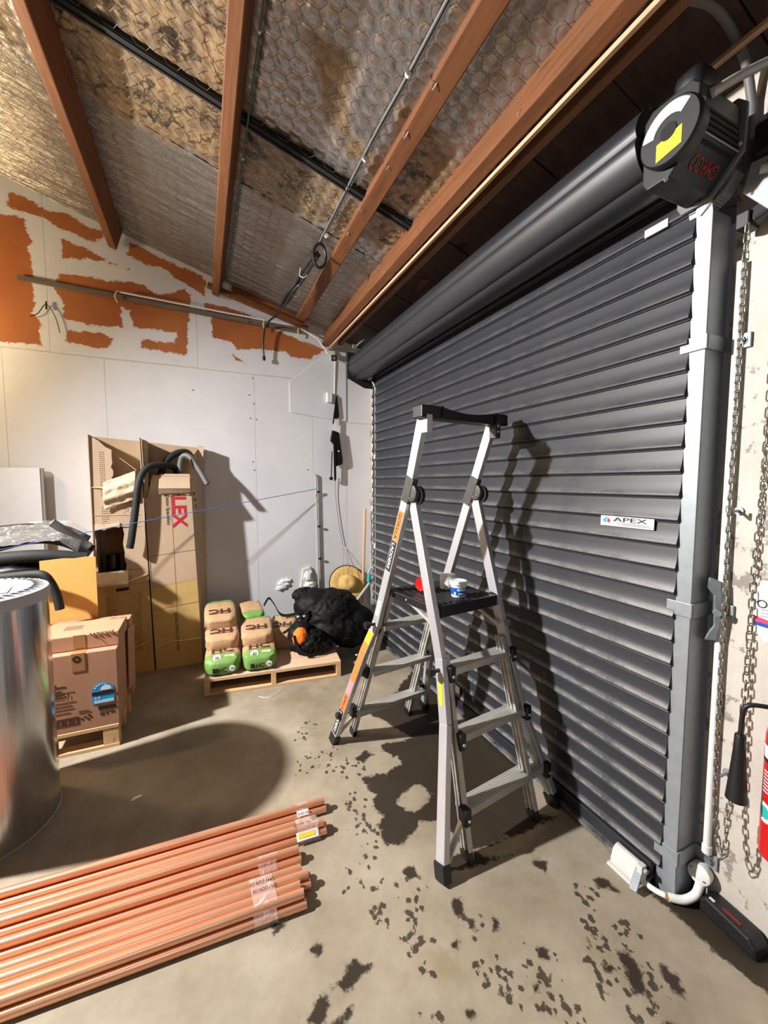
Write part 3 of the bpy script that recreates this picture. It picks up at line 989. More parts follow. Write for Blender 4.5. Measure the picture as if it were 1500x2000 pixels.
# flared mouth at its top
q = MB().prism([(0.853, 0), (0.926, 0), (0.931, 0.05), (0.938, 0.09), (0.915, 0.105), (0.86, 0.085), (0.853, 0.06)], (1.600, 0, 2.515), (0, 1, 0), (0, 0, 1), (0.004, 0, 0))
q.v = [(v[0] - max(0, v[2] - 2.535) * 0.35, v[1], v[2]) for v in q.v]
q.build('flared_mouth', 'galv', gr, bevel=0.002)
MB().disc((1.578, 0.884, 2.565), 0.011, (-1, 0, 0.3), 0.004, 14).build('bolt_hole', 'hole', gr)
for k, (z, hh) in enumerate(((2.085, 0.05), (1.135, 0.052), (0.175, 0.055))):
    b = MB()
    b.bb(1.593, 1.600, 0.846, 0.933, z - hh / 2, z + hh / 2)
    b.bb(1.600, 1.715, 0.845, 0.852, z - hh / 2, z + hh / 2)
    b.bb(1.709, 1.719, 0.775, 0.852, z - hh / 2, z + hh / 2)
    st = b.build('strap', 'galv', gr, bevel=0.002)
    bb_ = MB().disc((1.709, 0.80, z), 0.013, (-1, 0, 0), 0.012, 6)
    bb_.disc((1.709, 0.80, z), 0.017, (-1, 0, 0), 0.003, 16)
    bb_.build('bolt', 'galv_dark', st)
# locking latch on the middle strap
b = MB()
b.prism([(-0.02, -0.11), (0.02, -0.105), (0.034, 0.0), (0.024, 0.11), (-0.012, 0.125), (-0.02, 0.09), (0.004, 0.06), (0.008, -0.05)], (1.665, 0.820, 1.135), (0.5, -0.87, 0), (0, 0, 1), (0.012, 0.01, 0))
lt = b.build('latch', 'galv_dark', gr, bevel=0.004)
MB().disc((1.672, 0.808, 1.135), 0.012, (-0.8, -0.6, 0), 0.02, 12).build('latch_pin', 'galv', lt)
gl = guide(3.765, 3.828, (1.65, 3.80, 0), 'slim galvanised guide rail at the far corner of the roller door', False)
q = MB().tube(spline([(1.600, 3.768, 2.50), (1.596, 3.766, 2.54), (1.575, 3.79, 2.60), (1.555, 3.83, 2.63)], 5), 0.011, 10)
q.build('bent_mouth', 'galv', gl, smooth=True)
MB().blob((1.55, 3.815, 2.64), (0.035, 0.03, 0.022), 14, 8, 0.8, 0.3, 2).build('bracket_foot', 'white', gl, smooth=True)
MB().tube([(1.596, 3.762, 0.0), (1.596, 3.762, 2.51)], 0.009, 8).build('rolled_edge', 'galv', gl, smooth=True)
for z in (1.85, 0.95):
    MB().bb(1.588, 1.60, 3.755, 3.79, z - 0.03, z + 0.03).build('clip', 'white', gl, bevel=0.002)
MB().bb(1.597, 1.700, 3.829, 3.845, 0, 2.5).build('jamb_strip', 'offwhite', gl)
# ---------------------------------------------------------------- platform ladder
LC = Vector((1.114, 1.844, 0))
LU = Vector((0.990, 0.139, 0))
LV = Vector((-0.139, 0.990, 0))
LZ = Vector((0, 0, 1))
def Lp(a, b, z):
    return LC + LU * a + LV * b + LZ * z
LR = Matrix((LU, LV, LZ)).transposed()
lad = thing('platform_ladder', 'silver aluminium platform ladder with flared telescopic legs standing in front of the roller door', 'ladder', LC)
ZH = 1.56
fb = lambda z: 0.52 * (1 - z / ZH)
def rail(name, pts, w=0.030, h=0.056, m='alu', label=None):
    b = MB()
    for p, q in zip(pts[:-1], pts[1:]):
        b.bar(Lp(*p), Lp(*q), w, h, LU)
    return b.build(name, m, lad, bevel=0.003, label=label)
far_l = rail('rail', [(-0.160, fb(1.90), 1.90), (-0.157, 0.0, 1.56), (-0.195, fb(0.80), 0.80), (-0.245, fb(0.62), 0.62), (-0.350, fb(0.03), 0.03)], label='long rail carrying orange and black stickers')
far_r = rail('rail', [(0.305, fb(1.90), 1.90), (0.285, 0.0, 1.56), (0.245, fb(0.62), 0.62), (0.280, fb(0.45), 0.45), (0.352, fb(0.03), 0.03)])
near_l = rail('rail', [(-0.140, -0.012, 1.53), (-0.158, -fb(0.78), 0.78), (-0.200, -fb(0.52), 0.52), (-0.350, -fb(0.03), 0.03)])
near_r = rail('rail', [(0.292, -0.012, 1.53), (0.276, -fb(0.70), 0.70), (0.285, -fb(0.45), 0.45), (0.365, -fb(0.03), 0.03)])
for nm, p, q in (('inner_rail', (-0.168, fb(1.0), 1.0), (-0.212, 0.525, 0.01)), ('inner_rail', (0.236, fb(0.9), 0.9), (0.214, 0.525, 0.01)),
                 ('inner_rail', (-0.160, -fb(0.8), 0.8), (-0.204, -0.505, 0.01)), ('inner_rail', (0.272, -fb(0.8), 0.8), (0.213, -0.515, 0.01))):
    p = (p[0] + (0.026 if p[0] < 0 else -0.026), p[1], p[2])
    b = MB()
    b.bar(Lp(*p), Lp(*q), 0.022, 0.004, LU)
    for s in (-1, 1):
        b.bar(Lp(*p) + LV * 0.024 * s, Lp(*q) + LV * 0.024 * s, 0.022, 0.005, LU)
    b.bar(Lp(*p), Lp(*q), 0.006, 0.05, LU)
    b.build(nm, 'alu_worn', lad)
# feet
for a, bb_ in ((-0.352, 0.515), (0.354, 0.515), (-0.352, -0.515), (0.367, -0.515)):
    s = 1 if bb_ > 0 else -1
    MB().bar(Lp(a + (0.009 if a < 0 else -0.009), bb_ - 0.018 * s, 0.062), Lp(a, bb_ + 0.004 * s, 0.0), 0.040, 0.066, LU).build('foot', 'black', lad, bevel=0.005)
for a, bb_ in ((-0.212, 0.524), (0.214, 0.524), (-0.204, -0.504), (0.213, -0.514)):
    s = 1 if bb_ > 0 else -1
    MB().bar(Lp(a, bb_ - 0.012 * s, 0.04), Lp(a, bb_ + 0.001 * s, 0.0), 0.026, 0.058, LU).build('foot', 'black', lad, bevel=0.003)
# top tray that joins the handrail
b = MB()
top = []
for k in range(25):
    a = -0.205 + 0.58 * k / 24
    d = 0.0
    if 5 <= k <= 20:
        d = 0.020 * math.sin(math.pi * (k - 5) / 15)
    top.append((a, 0.060 - d))
poly = [(-0.205, 0.0)] + [(a, h) for a, h in top] + [(0.375, 0.0)]
b.prism(poly, Lp(0, -0.165, 1.900), LU, LZ, LV * 0.075)
tr = b.build('top_tray', 'black', lad, bevel=0.006, label='black moulded cap across the handrail')
b = MB()
for a in (-0.205 + 0.58 * 5 / 24, -0.205 + 0.58 * 20 / 24):
    b.box(Lp(a, -0.166, 1.935), (0.008, 0.01, 0.055), LR)
b.build('slot', 'hole', tr)
for a, s in ((-0.160, -1), (0.300, 1)):
    MB().box(Lp(a, -0.142, 1.875), (0.034, 0.05, 0.085), LR).build('socket', 'alu' if s < 0 else 'grey_dark', tr, bevel=0.003)
b = MB()
for z in (1.895, 1.865):
    b.disc(Lp(0.292, -0.170, z), 0.006, -LV, 0.006, 10)
b.build('rivet', 'alu', tr)
# hinges
for a, lab in ((-0.150, 'left hinge'), (0.288, 'right hinge')):
    R = LU.to_track_quat('Z', 'Y').to_matrix()
    b = MB()
    b.lathe([(0.040, -0.022), (0.046, -0.018), (0.046, 0.006)], 26, R, Lp(a, -0.03, 1.545))
    b.bar(Lp(a - 0.008, 0.035, 1.475), Lp(a - 0.008, -0.030, 1.625), 0.034, 0.064, LU)
    h = b.build('hinge', 'grey_dark', lad, bevel=0.003, smooth=True)
    MB().lathe([(0.047, 0.006), (0.047, 0.026), (0.042, 0.030)], 26, R, Lp(a, -0.045, 1.535)).build('hinge_cheek', 'black', h, smooth=True)
    q = MB()
    for t_ in range(5):
        q.disc(Lp(a - 0.02, -0.03, 1.545) + LV * 0.026 * math.cos(t_ * 1.26) + LZ * 0.026 * math.sin(t_ * 1.26), 0.004, -LU, 0.004, 8)
    q.build('rivet', 'galv_dark', h)
# treads with black end brackets
def tread(a0, a1, z, near, depth=0.078):
    s = -1 if near else 1
    b0 = s * fb(z)
    m_ = MB()
    # five-ribbed extruded tread
    pf = [(-0.5, 0), (-0.5, 0.012)] + [(-0.5 + k / 12, 0.012 + (0.0025 if k % 2 else 0)) for k in range(1, 12)] + [(0.5, 0.012), (0.5, -0.020), (0.47, -0.020), (0.47, 0.0), (-0.47, 0.0), (-0.47, -0.014), (-0.5, -0.014)]
    poly = [(-x * depth * -s, z_) for x, z_ in pf]
    m_.prism(poly, Lp(a0 + 0.012, b0 - s * 0.015, z), LV, LZ, LU * (a1 - a0 - 0.024))
    t = m_.build('step', 'alu_worn', lad)
    for a in (a0, a1):
        q = MB().box(Lp(a, b0 + s * 0.020, z - 0.004), (0.034, 0.05, 0.074), LR)
        c = q.build('step_bracket', 'black', t, bevel=0.006)
    q = MB()
    for a in (a0, a1):
        q.disc(Lp(a, b0 + s * 0.045, z - 0.012), 0.008, LV * s, 0.005, 12)
    q.build('rivet', 'alu', t)
for a0, a1, z, nr in ((-0.200, 0.338, 0.185, True), (-0.150, 0.292, 0.452, True), (-0.135, 0.282, 0.722, True),
                      (-0.235, 0.290, 0.190, False), (-0.195, 0.262, 0.472, False), (-0.185, 0.245, 0.775, False)):
    tread(a0, a1, z, nr)
# diagonal stays inside the flared legs
for p, q in (((-0.185, -fb(0.18), 0.18), (-0.318, -fb(0.05), 0.05)), ((0.275, -fb(0.30), 0.30), (0.345, -fb(0.06), 0.06)), ((-0.215, fb(0.18), 0.18), (-0.32, fb(0.05), 0.05))):
    MB().bar(Lp(*p), Lp(*q), 0.022, 0.012, LV).build('stay', 'alu_worn', lad)
# locking knobs
for a, bb_, z in ((-0.215, -fb(0.735), 0.735), (-0.245, fb(0.80), 0.80), (-0.33, fb(0.20), 0.20), (0.275, fb(0.785), 0.785), (-0.205, fb(0.47), 0.47)):
    R = LU.to_track_quat('Z', 'Y').to_matrix()
    MB().lathe([(0.008, 0.05), (0.010, 0.0), (0.019, -0.002), (0.021, -0.024), (0.017, -0.030)], 14, R, Lp(a, bb_, z)).build('lock_knob', 'black', lad, smooth=True)
# work platform
PZ = 1.005
b = MB()
b.prism([(-0.120, -0.205), (0.262, -0.205), (0.270, -0.19), (0.262, 0.20), (-0.150, 0.21), (-0.160, 0.18), (-0.130, -0.19)], Lp(0, 0, PZ - 0.012), LU, LV, LZ * 0.012)
b.prism([(-0.120, 0), (0.264, 0), (0.264, 0.058), (-0.120, 0.058)], Lp(0, -0.212, PZ - 0.056), LU, LZ, LV * 0.014)
b.prism([(-0.2, 0), (0.2, 0), (0.2, 0.040), (-0.2, 0.040)], Lp(-0.148, 0, PZ - 0.040), LV, LZ, LU * 0.012)
b.prism([(-0.2, 0), (0.2, 0), (0.2, 0.040), (-0.2, 0.040)], Lp(0.256, 0, PZ - 0.040), LV, LZ, LU * 0.012)
pf = b.build('platform', 'black', lad, bevel=0.004)
b = MB()
for k in range(10):
    b.bar(Lp(-0.10 + 0.036 * k, -0.19, PZ + 0.001), Lp(-0.10 + 0.036 * k, 0.19, PZ + 0.001), 0.012, 0.003, LU)
b.build('grip_rib', 'black_matt', pf, kind='stuff')
MB().disc(Lp(-0.149, 0.03, PZ - 0.02), 0.006, -LU, 0.004, 10).build('rivet', 'alu', pf)
for a in (-0.115, 0.235):
    MB().bar(Lp(a, 0.06, PZ - 0.04), Lp(a + 0.012, -fb(0.86), 0.86), 0.004, 0.020, LU).build('platform_stay', 'alu_worn', lad)
MB().box(Lp(0.292, -fb(0.865) - 0.02, 0.865), (0.04, 0.03, 0.032), LR).build('stay_clip', 'galv', lad, bevel=0.003)
# stickers on the long rail
def rail_pt(p, q, t, off=0.0, side=-1, w=0.0155):
    P, Q = Lp(*p), Lp(*q)
    d = (Q - P).normalized()
    n = (LU - d * LU.dot(d)).normalized() * side
    y = n.cross(d)
    return P + d * t + n * w + y * off, d, y
def sticker(p, q, t0, t1, m, name='sticker', w=0.044, word=None, wm='blackprint', off=0.0, side=-1, label=None):
    o, d, y = rail_pt(p, q, t0, -w / 2 + off, side)
    st = MB().prism([(0, 0), (t1 - t0, 0), (t1 - t0, w), (0, w)], o, d, y, d.cross(y) * 0.001).build(name, m, lad, label=label)
    if word:
        o2, d, y = rail_pt(p, q, t0 + (t1 - t0) * 0.06, -w * 0.27 + off, side)
        text(word, wm, st, o2 + d.cross(y) * 0.001, d, y, w * 0.52, (t1 - t0) * 0.86, bold=0.01)
    return st
A0, A1 = (-0.157, 0.0, 1.56), (-0.195, fb(0.80), 0.80)
sticker(A0, A1, 0.115, 0.285, 'orange', word='GORILLA', label='orange sticker')
sticker(A0, A1, 0.287, 0.46, 'blackprint', word='LADDERS', wm='paper', label='black sticker with white lettering')
sticker(A0, A1, 0.655, 0.745, 'paper', w=0.026, label='pale instruction label')
B0, B1 = (-0.195, fb(0.80), 0.80), (-0.245, fb(0.62), 0.62)
sticker(B0, B1, 0.06, 0.13, 'yellow', label='yellow warning sticker')
sticker(B0, B1, 0.13, 0.195, 'orange')
D0, D1 = (-0.245, fb(0.62), 0.62), (-0.350, fb(0.03), 0.03)
sticker(D0, D1, 0.0, 0.20, 'orange')
sticker(D0, D1, 0.20, 0.30, 'pink', label='pink patch of the long sticker')
sticker(D0, D1, 0.30, 0.415, 'orange', word='GORILLA')
sticker(D0, D1, 0.418, 0.585, 'blackprint', word='LADDERS', wm='paper', label='black sticker with white lettering')
sticker((-0.158, -fb(0.78), 0.78), (-0.200, -fb(0.52), 0.52), 0.10, 0.20, 'yellow', w=0.024, label='small yellow sticker')

# things on the platform
TB = Lp(0.072, -0.125, PZ + 0.003)
tub = thing('filler_tub', 'small blue and white plastic tub of filler with a white lid on the ladder platform', 'tub', TB)
MB().lathe([(0.034, 0.0), (0.036, 0.002), (0.041, 0.060), (0.041, 0.064)], 32, None, TB).build('tub', 'white', tub, smooth=True)
MB().lathe([(0.0366, 0.010), (0.0412, 0.052)], 32, None, TB, caps=False).build('label', 'blue', tub, smooth=True)
MB().lathe([(0.044, 0.064), (0.0455, 0.066), (0.0455, 0.080), (0.043, 0.084), (0.036, 0.084), (0.035, 0.081), (0.001, 0.081)], 32, None, TB).build('lid', 'white', tub, smooth=True)
b = MB()
for k, (ang, z, w, h) in enumerate(((-2.2, 0.036, 0.012, 0.012), (-1.9, 0.037, 0.010, 0.010), (-1.6, 0.036, 0.010, 0.013), (-1.35, 0.036, 0.012, 0.012), (-2.0, 0.020, 0.018, 0.006), (-1.6, 0.019, 0.014, 0.005), (-2.6, 0.018, 0.012, 0.012))):
    d = Vector((math.cos(ang), math.sin(ang), 0))
    tng = Vector((-math.sin(ang), math.cos(ang), 0))
    b.prism([(-w / 2, 0), (w / 2, 0), (w / 2, h), (-w / 2, h)], TB + d * 0.0406 + Vector((0, 0, z)), tng, (0, 0, 1), d * 0.0012)
b.build('small_print', 'paleblue', tub)
RP = Lp(-0.02, 0.05, PZ + 0.045)
rl = thing('tape_roll', 'red and white tape roll lying on its edge behind the ladder rail', 'tape', RP)
R = Vector((0.93, 0.36, 0)).to_track_quat('Z', 'Y').to_matrix()
MB().lathe([(0.020, -0.03), (0.036, -0.03), (0.036, 0.014), (0.020, 0.014)], 28, R, RP).build('tape', 'red', rl, smooth=True)
MB().lathe([(0.014, 0.014), (0.042, 0.014), (0.042, 0.020), (0.014, 0.020)], 28, R, RP).build('spool_flange', 'white', rl, smooth=True)
LB = Lp(0.135, 0.03, PZ + 0.003)
lb = MB().lathe([(0.042, 0), (0.044, 0.004), (0.044, 0.074), (0.040, 0.080), (0.001, 0.080)], 28, None, LB).build('white_pot', 'white', None, smooth=True)
tag(lb, 'plain white pot half hidden behind the blue tub on the platform', 'pot')

# ---------------------------------------------------------------- hot water cylinder
CC = Vector((-0.991, 2.375, 0))
cyl = thing('steel_cylinder', 'tall polished stainless steel cylinder with a white lid at the left edge of the floor', 'cylinder', CC)
MB().lathe([(0.296, 0.0), (0.302, 0.006), (0.300, 0.02), (0.300, 1.075)], 96, None, CC).build('shell', 'stainless', cyl, smooth=True)
MB().lathe([(0.304, 0.0), (0.305, 0.010), (0.301, 0.012)], 96, None, CC, caps=False).build('base_ring', 'galv', cyl, smooth=True)
MB().lathe([(0.308, 1.055), (0.308, 1.098), (0.303, 1.106), (0.24, 1.114), (0.001, 1.118)], 96, None, CC).build('lid', 'lid', cyl, smooth=True)
b = MB()
for k in range(46):
    q = 2 * math.pi * k / 46
    d = Vector((math.cos(q), math.sin(q), 0))
    t = Vector((-d.y, d.x, 0))
    b.prism([(-0.006, 0), (0.006, 0), (0.006, 0.035), (-0.006, 0.035)], CC + d * 0.245 + t * 0.010 + Vector((0, 0, 1.1142)), t, d + t * 0.5, (0, 0, 0.0015))
b.build('vent_slot', 'black_matt', cyl)
MB().prism([(-0.2, -0.09), (0.13, -0.07), (0.12, 0.05), (-0.2, 0.04)], CC + Vector((0.06, -0.05, 1.1175)), (1, 0.1, 0), (-0.1, 1, 0), (0, 0, 0.001)).build('label', 'paper', cyl)

# ---------------------------------------------------------------- copper pipe bundles
def pipe(parent, y0, y1, z, x1, x0=-1.75, r=0.0165):
    """hollow tube from (x0,y0) on the left to (x1,y1)"""
    a, c = Vector((x0, y0, z)), Vector((x1, y1, z))
    d = (c - a).normalized()
    R = d.to_track_quat('Z', 'Y').to_matrix()
    Ln = (c - a).length
    o = MB().lathe([(r, 0), (r, Ln), (r * 0.84, Ln), (r * 0.84, Ln - 0.03), (0.0005, Ln - 0.03)], 14, R, a, caps=False).build('pipe', 'copper', parent, smooth=True)
    return o
def bundle(label, slope, base, top, tapes, n):
    """base/top: lists of (y at right end, right x)"""
    root = thing('copper_pipe_bundle', label, 'pipes', (-0.5, base[0][0], 0), 'taped bundles of copper pipe on the floor')
    for row, z in ((base, 0.0175), (top, 0.0465)):
        for (y, x) in row:
            pipe(root, y - slope * (x + 1.75), y, z, x)
    ys = [y for y, x in base]
    for (xa, xb) in tapes:
        b = MB()
        xm = (xa + xb) / 2
        yl, yh = min(ys) - 0.018, max(ys) + 0.018
        sh = lambda x: -slope * (base[0][1] - x)
        ty = [y for y, x in top]
        tl, th = min(ty) - 0.012, max(ty) + 0.012
        ring = [(yl, 0.003), (yl - 0.0015, 0.022), (tl - 0.002, 0.052), (tl + 0.008, 0.0655), (th - 0.008, 0.0655), (th + 0.002, 0.052), (yh + 0.0015, 0.022), (yh, 0.003)]
        vs = [(xa + (0.006 if k % 2 else 0), y + sh(xa), z) for k, (y, z) in enumerate(ring)] + [(xb - (0.006 if k % 3 else 0), y + sh(xb), z) for k, (y, z) in enumerate(ring)]
        k = len(ring)
        b.add(vs, [(i, i + 1, i + 1 + k, i + k) for i in range(k - 1)])
        b.build('clear_tape', 'film', root)
    return root
A = bundle('slim bundle of three copper pipes lying nearest the steel cylinder', -0.050, [(1.845, 0.500), (1.811, 0.503)], [(1.829, 0.500)], [(0.36, 0.42)], 0)
B = bundle('copper pipe bundle with the yellow and white sticker, second from the steel cylinder', -0.050, [(1.757, 0.415), (1.723, 0.478), (1.689, 0.470)], [(1.740, 0.410), (1.706, 0.462)], [(0.34, 0.44)], 1)
Cb = bundle('low copper pipe bundle between the stickered one and the widest one', -0.058, [(1.633, 0.330), (1.599, 0.335)], [(1.616, 0.328)], [(0.16, 0.24)], 2)
D = bundle('widest copper pipe bundle with marker scrawl on its tape, farthest from the steel cylinder', -0.060, [(1.543, 0.325), (1.509, 0.322), (1.475, 0.345), (1.441, 0.305), (1.407, 0.312)], [(1.526, 0.318), (1.492, 0.340), (1.458, 0.300), (1.424, 0.306)], [(0.12, 0.21)], 3)
def scrawl(parent, s, x, y, z, sl, h, w):
    text(s, 'blackprint', parent, (x, y, z), (1, sl, 0), (-sl * 0.7, 0.72, 0.70), h, w, bold=0.006, lift=0.004)
def tag_paper(parent, name, x, y, z, w, h, m, sl, lift=0.003, label=None):
    d = Vector((1, sl, 0)).normalized()
    u = Vector((0, 0.72, 0.70))
    n = d.cross(u)
    return MB().prism([(0, 0), (w, 0), (w, h), (0, h)], Vector((x, y, z)) + n * lift, d, u, n * 0.001).build(name, m, parent, label=label)
tag_paper(A, 'paper_label', 0.362, 1.800, 0.030, 0.055, 0.022, 'paper', -0.05, label='white label')
scrawl(A, 'EG NDD 1500', 0.365, 1.802, 0.034, -0.05, 0.010, 0.05)
tag_paper(B, 'paper_label', 0.335, 1.676, 0.022, 0.095, 0.036, 'paper', -0.05, label='white sticker with a yellow strip')
tag_paper(B, 'yellow_strip', 0.343, 1.682, 0.028, 0.075, 0.017, 'yellow', -0.05, 0.0045)
scrawl(B, 'MADE IN CHINA', 0.349, 1.687, 0.034, -0.05, 0.006, 0.06)
scrawl(B, 'EG NDD 1500', 0.330, 1.712, 0.058, -0.05, 0.012, 0.075)
scrawl(D, 'EG NDZ 1440', 0.122, 1.512, 0.060, -0.06, 0.013, 0.085)
scrawl(D, 'EG NDD 1500', 0.130, 1.482, 0.062, -0.06, 0.011, 0.085)
# ---------------------------------------------------------------- cartons on a pallet, left
PB = Vector((-0.69, 2.98, 0))
sp = thing('small_pallet', 'small pale pine pallet under the brown cartons beside the steel cylinder', 'pallet', PB)
for y in (2.81, 3.00, 3.19):
    MB().bb(-0.90, -0.503, y, y + 0.075, 0.118, 0.140).build('top_board', 'pallet', sp, bevel=0.002)
for y in (2.81, 3.19):
    MB().bb(-0.90, -0.503, y, y + 0.075, 0.0, 0.020).build('bottom_board', 'pallet', sp, bevel=0.002)
for x in (-0.90, -0.585):
    for y in (2.812, 3.0, 3.192):
        MB().bb(x, x + 0.080, y, y + 0.07, 0.020, 0.118).build('block', 'pallet', sp, bevel=0.002)
LBX = Vector((-0.70, 2.82, 0.141))
lbx = thing('brown_carton', 'large brown carton with the blue star label on the small pallet', 'carton', LBX)
MB().bb(-0.905, -0.497, 2.815, 3.10, 0.141, 0.605).build('box', 'card_p', lbx, bevel=0.004)
MB().bb(-0.72, -0.655, 2.812, 2.8165, 0.50, 0.607).build('tape', 'tape', lbx)
MB().bb(-0.72, -0.655, 2.815, 3.09, 0.6035, 0.6065).build('tape', 'tape', lbx)
MB().lathe([(0.010, -0.001), (0.019, -0.001), (0.019, 0.001), (0.010, 0.001)], 24, Vector((0, -1, 0)).to_track_quat('Z', 'Y').to_matrix(), (-0.695, 2.8115, 0.575), caps=False).build('ring_mark', 'blackprint', lbx)
text('308851', 'blackprint', lbx, (-0.905 + 0.052, 2.8135, 0.355), (1, 0, 0), (0, 0, 1), 0.024, 0.115, bold=0.02)
b = MB()
for (x, z, w, h) in ((-0.845, 0.43, 0.045, 0.010), (-0.845, 0.418, 0.09, 0.006), (-0.845, 0.406, 0.04, 0.005), (-0.845, 0.394, 0.07, 0.006), (-0.845, 0.385, 0.13, 0.002), (-0.84, 0.325, 0.13, 0.003), (-0.84, 0.305, 0.11, 0.003), (-0.84, 0.285, 0.12, 0.003), (-0.84, 0.262, 0.10, 0.003), (-0.70, 0.258, 0.05, 0.003), (-0.70, 0.247, 0.06, 0.003)):
    b.bb(x, x + w, 2.8132, 2.8142, z, z + h)
b.build('small_print', 'brownprint', lbx)
b = MB()
b.bb(-0.84, -0.70, 2.8132, 2.8142, 0.185, 0.190)
b.bb(-0.84, -0.70, 2.8132, 2.8142, 0.222, 0.230)
for k in range(8):
    b.bb(-0.838 + 0.018 * k, -0.832 + 0.018 * k + 0.006 * (k % 2), 2.8132, 2.8142, 0.190, 0.222)
for (x, z) in ((-0.690, 0.205), (-0.675, 0.215), (-0.660, 0.200), (-0.648, 0.212), (-0.655, 0.222)):
    b.bb(x, x + 0.010, 2.8132, 2.8142, z, z + 0.011)
b.build('bar_code', 'brownprint', lbx)
b = MB()
for (x, z, w, h) in ((-0.595, 0.212, 0.018, 0.012), (-0.565, 0.212, 0.008, 0.014), (-0.545, 0.218, 0.022, 0.010), (-0.598, 0.231, 0.07, 0.003), (-0.555, 0.375, 0.0, 0.0)):
    if w:
        b.bb(x, x + w, 2.8132, 2.8142, z, z + h)
b.build('care_mark', 'brownprint', lbx)
# arched energy label
arc = [(-0.055 * math.cos(q), 0.0 + 0.052 * math.sin(q)) for q in np.linspace(0, math.pi, 20)]
en = MB().prism([(-0.055, -0.075)] + arc + [(0.055, -0.075)], (-0.575, 2.8128, 0.36), (1, 0, 0), (0, 0, 1), (0, 0.001, 0)).build('energy_label', 'lightblue', lbx, label='blue arched label with a row of stars')
MB().prism([(0.05 * math.cos(q) * 0.55 + 0.008, 0.050 * math.sin(q) * 0.55 + 0.002) for q in np.linspace(0, math.pi, 14)] + [(-0.02, 0.002)], (-0.567, 2.8118, 0.362), (1, 0, 0), (0, 0, 1), (0, 0.001, 0)).build('dial', 'paper', en)
MB().bb(-0.63, -0.52, 2.8112, 2.8128, 0.337, 0.358).build('black_band', 'blackprint', en)
MB().bb(-0.62, -0.522, 2.8112, 2.8128, 0.287, 0.303).build('white_panel', 'paleblue', en)
text('2.5', 'paper', en, (-0.62, 2.8122, 0.315), (1, 0, 0), (0, 0, 1), 0.014, 0.03, bold=0.02)
MB().bb(-0.603, -0.515, 2.8128, 2.8140, 0.246, 0.266).build('black_band', 'blackprint', lbx)
b = MB()
for q in (0.5, 0.85, 1.2, 1.55, 1.9):
    c0 = Vector((-0.575 - 0.043 * math.cos(q), 2.8118, 0.362 + 0.040 * math.sin(q)))
    st = [(0.006 * (1 if k % 2 else 0.42) * math.sin(k * math.pi / 5), 0.006 * (1 if k % 2 else 0.42) * math.cos(k * math.pi / 5)) for k in range(10)]
    b.prism(st, c0, (1, 0, 0), (0, 0, 1), (0, 0.001, 0))
b.build('star', 'paper', en)
UB = Vector((-0.68, 2.95, 0.608))
ubx = thing('brown_carton', 'shallower brown carton lying on top of the large one, its flap open at the side', 'carton', UB)
MB().bb(-0.895, -0.492, 2.87, 3.17, 0.608, 0.695).build('box', 'card_p', ubx, bevel=0.004)
text('posh', 'brownprint', ubx, (-0.520, 2.885, 0.6955), (-1, 0, 0), (0, -1, 0), 0.034, 0.12, bold=0.01)
MB().bb(-0.72, -0.66, 2.8678, 2.8708, 0.62, 0.697).build('tape', 'tape', ubx)
b = MB()
for k in range(4):
    b.bb(-0.80, -0.70 - 0.012 * (k % 2), 3.00 + 0.02 * k, 3.006 + 0.02 * k, 0.695, 0.6962)
b.bb(-0.58, -0.54, 3.14, 3.15, 0.695, 0.6962)
b.bb(-0.53, -0.50, 3.14, 3.15, 0.695, 0.6962)
b.build('small_print', 'brownprint', ubx)
BB = Vector((-0.66, 3.2, 0.141))
bbx = thing('brown_carton', 'tall plain brown carton standing behind the blue-labelled one', 'carton', BB)
MB().bb(-0.90, -0.478, 3.176, 3.29, 0.141, 0.67).build('box', 'card_p', bbx, bevel=0.004)
q = MB().bar((-0.484, 3.105, 0.42), (-0.470, 3.26, 0.40), 0.004, 0.40, (1, 0, 0))
q.build('side_flap', 'card_p', bbx)

# ---------------------------------------------------------------- orange carton with a raised flap, foam tubes and bags on it
OB = Vector((-1.2, 3.6, 0))
obx = thing('orange_carton', 'big orange-brown carton behind the steel cylinder, one flap standing up', 'carton', OB)
b = MB()
b.prism([(-1.95, 3.312), (-0.690, 3.312), (-0.800, 3.806), (-1.95, 3.806)], (0, 0, 0), (1, 0, 0), (0, 1, 0), (0, 0, 0.90))
b.bb(-1.95, -0.690, 3.312, 3.318, 0.90, 0.98)
b.bb(-1.95, -0.800, 3.80, 3.806, 0.90, 0.98)
b.bar((-0.693, 3.315, 0.94), (-0.803, 3.803, 0.94), 0.006, 0.08, (1, 0, 0))
b.bb(-1.95, -1.944, 3.318, 3.80, 0.90, 0.98)
b.build('box', 'card_o', obx)
MB().prism([(-0.985, 0.60), (-0.680, 0.58), (-0.678, 1.092), (-0.73, 1.097), (-0.80, 1.090), (-0.86, 1.094), (-0.983, 1.086)], (0, 3.302, 0), (1, 0, 0), (0, 0, 1), (0, 0.006, 0)).build('raised_flap', 'card_o', obx, label='front flap folded straight up')
MB().bb(-0.98, -0.683, 3.300, 3.3025, 0.655, 0.659).build('crease', 'card_in', obx)
def foam(name_, label, pts, r, m='foam', cat='foam tube', group=None, end=None):
    pts = spline(pts, 7)
    root = thing(name_, label, cat, pts[0], group)
    MB().tube(pts, r, 16).build('tube', m, root, smooth=True)
    d = (pts[-1] - pts[-2]).normalized()
    R = d.to_track_quat('Z', 'Y').to_matrix()
    MB().lathe([(r * 0.45, 0.0), (r * 0.45, 0.0015)], 16, R, pts[-1]).build('bore', 'hole' if not end else end, root)
    return root
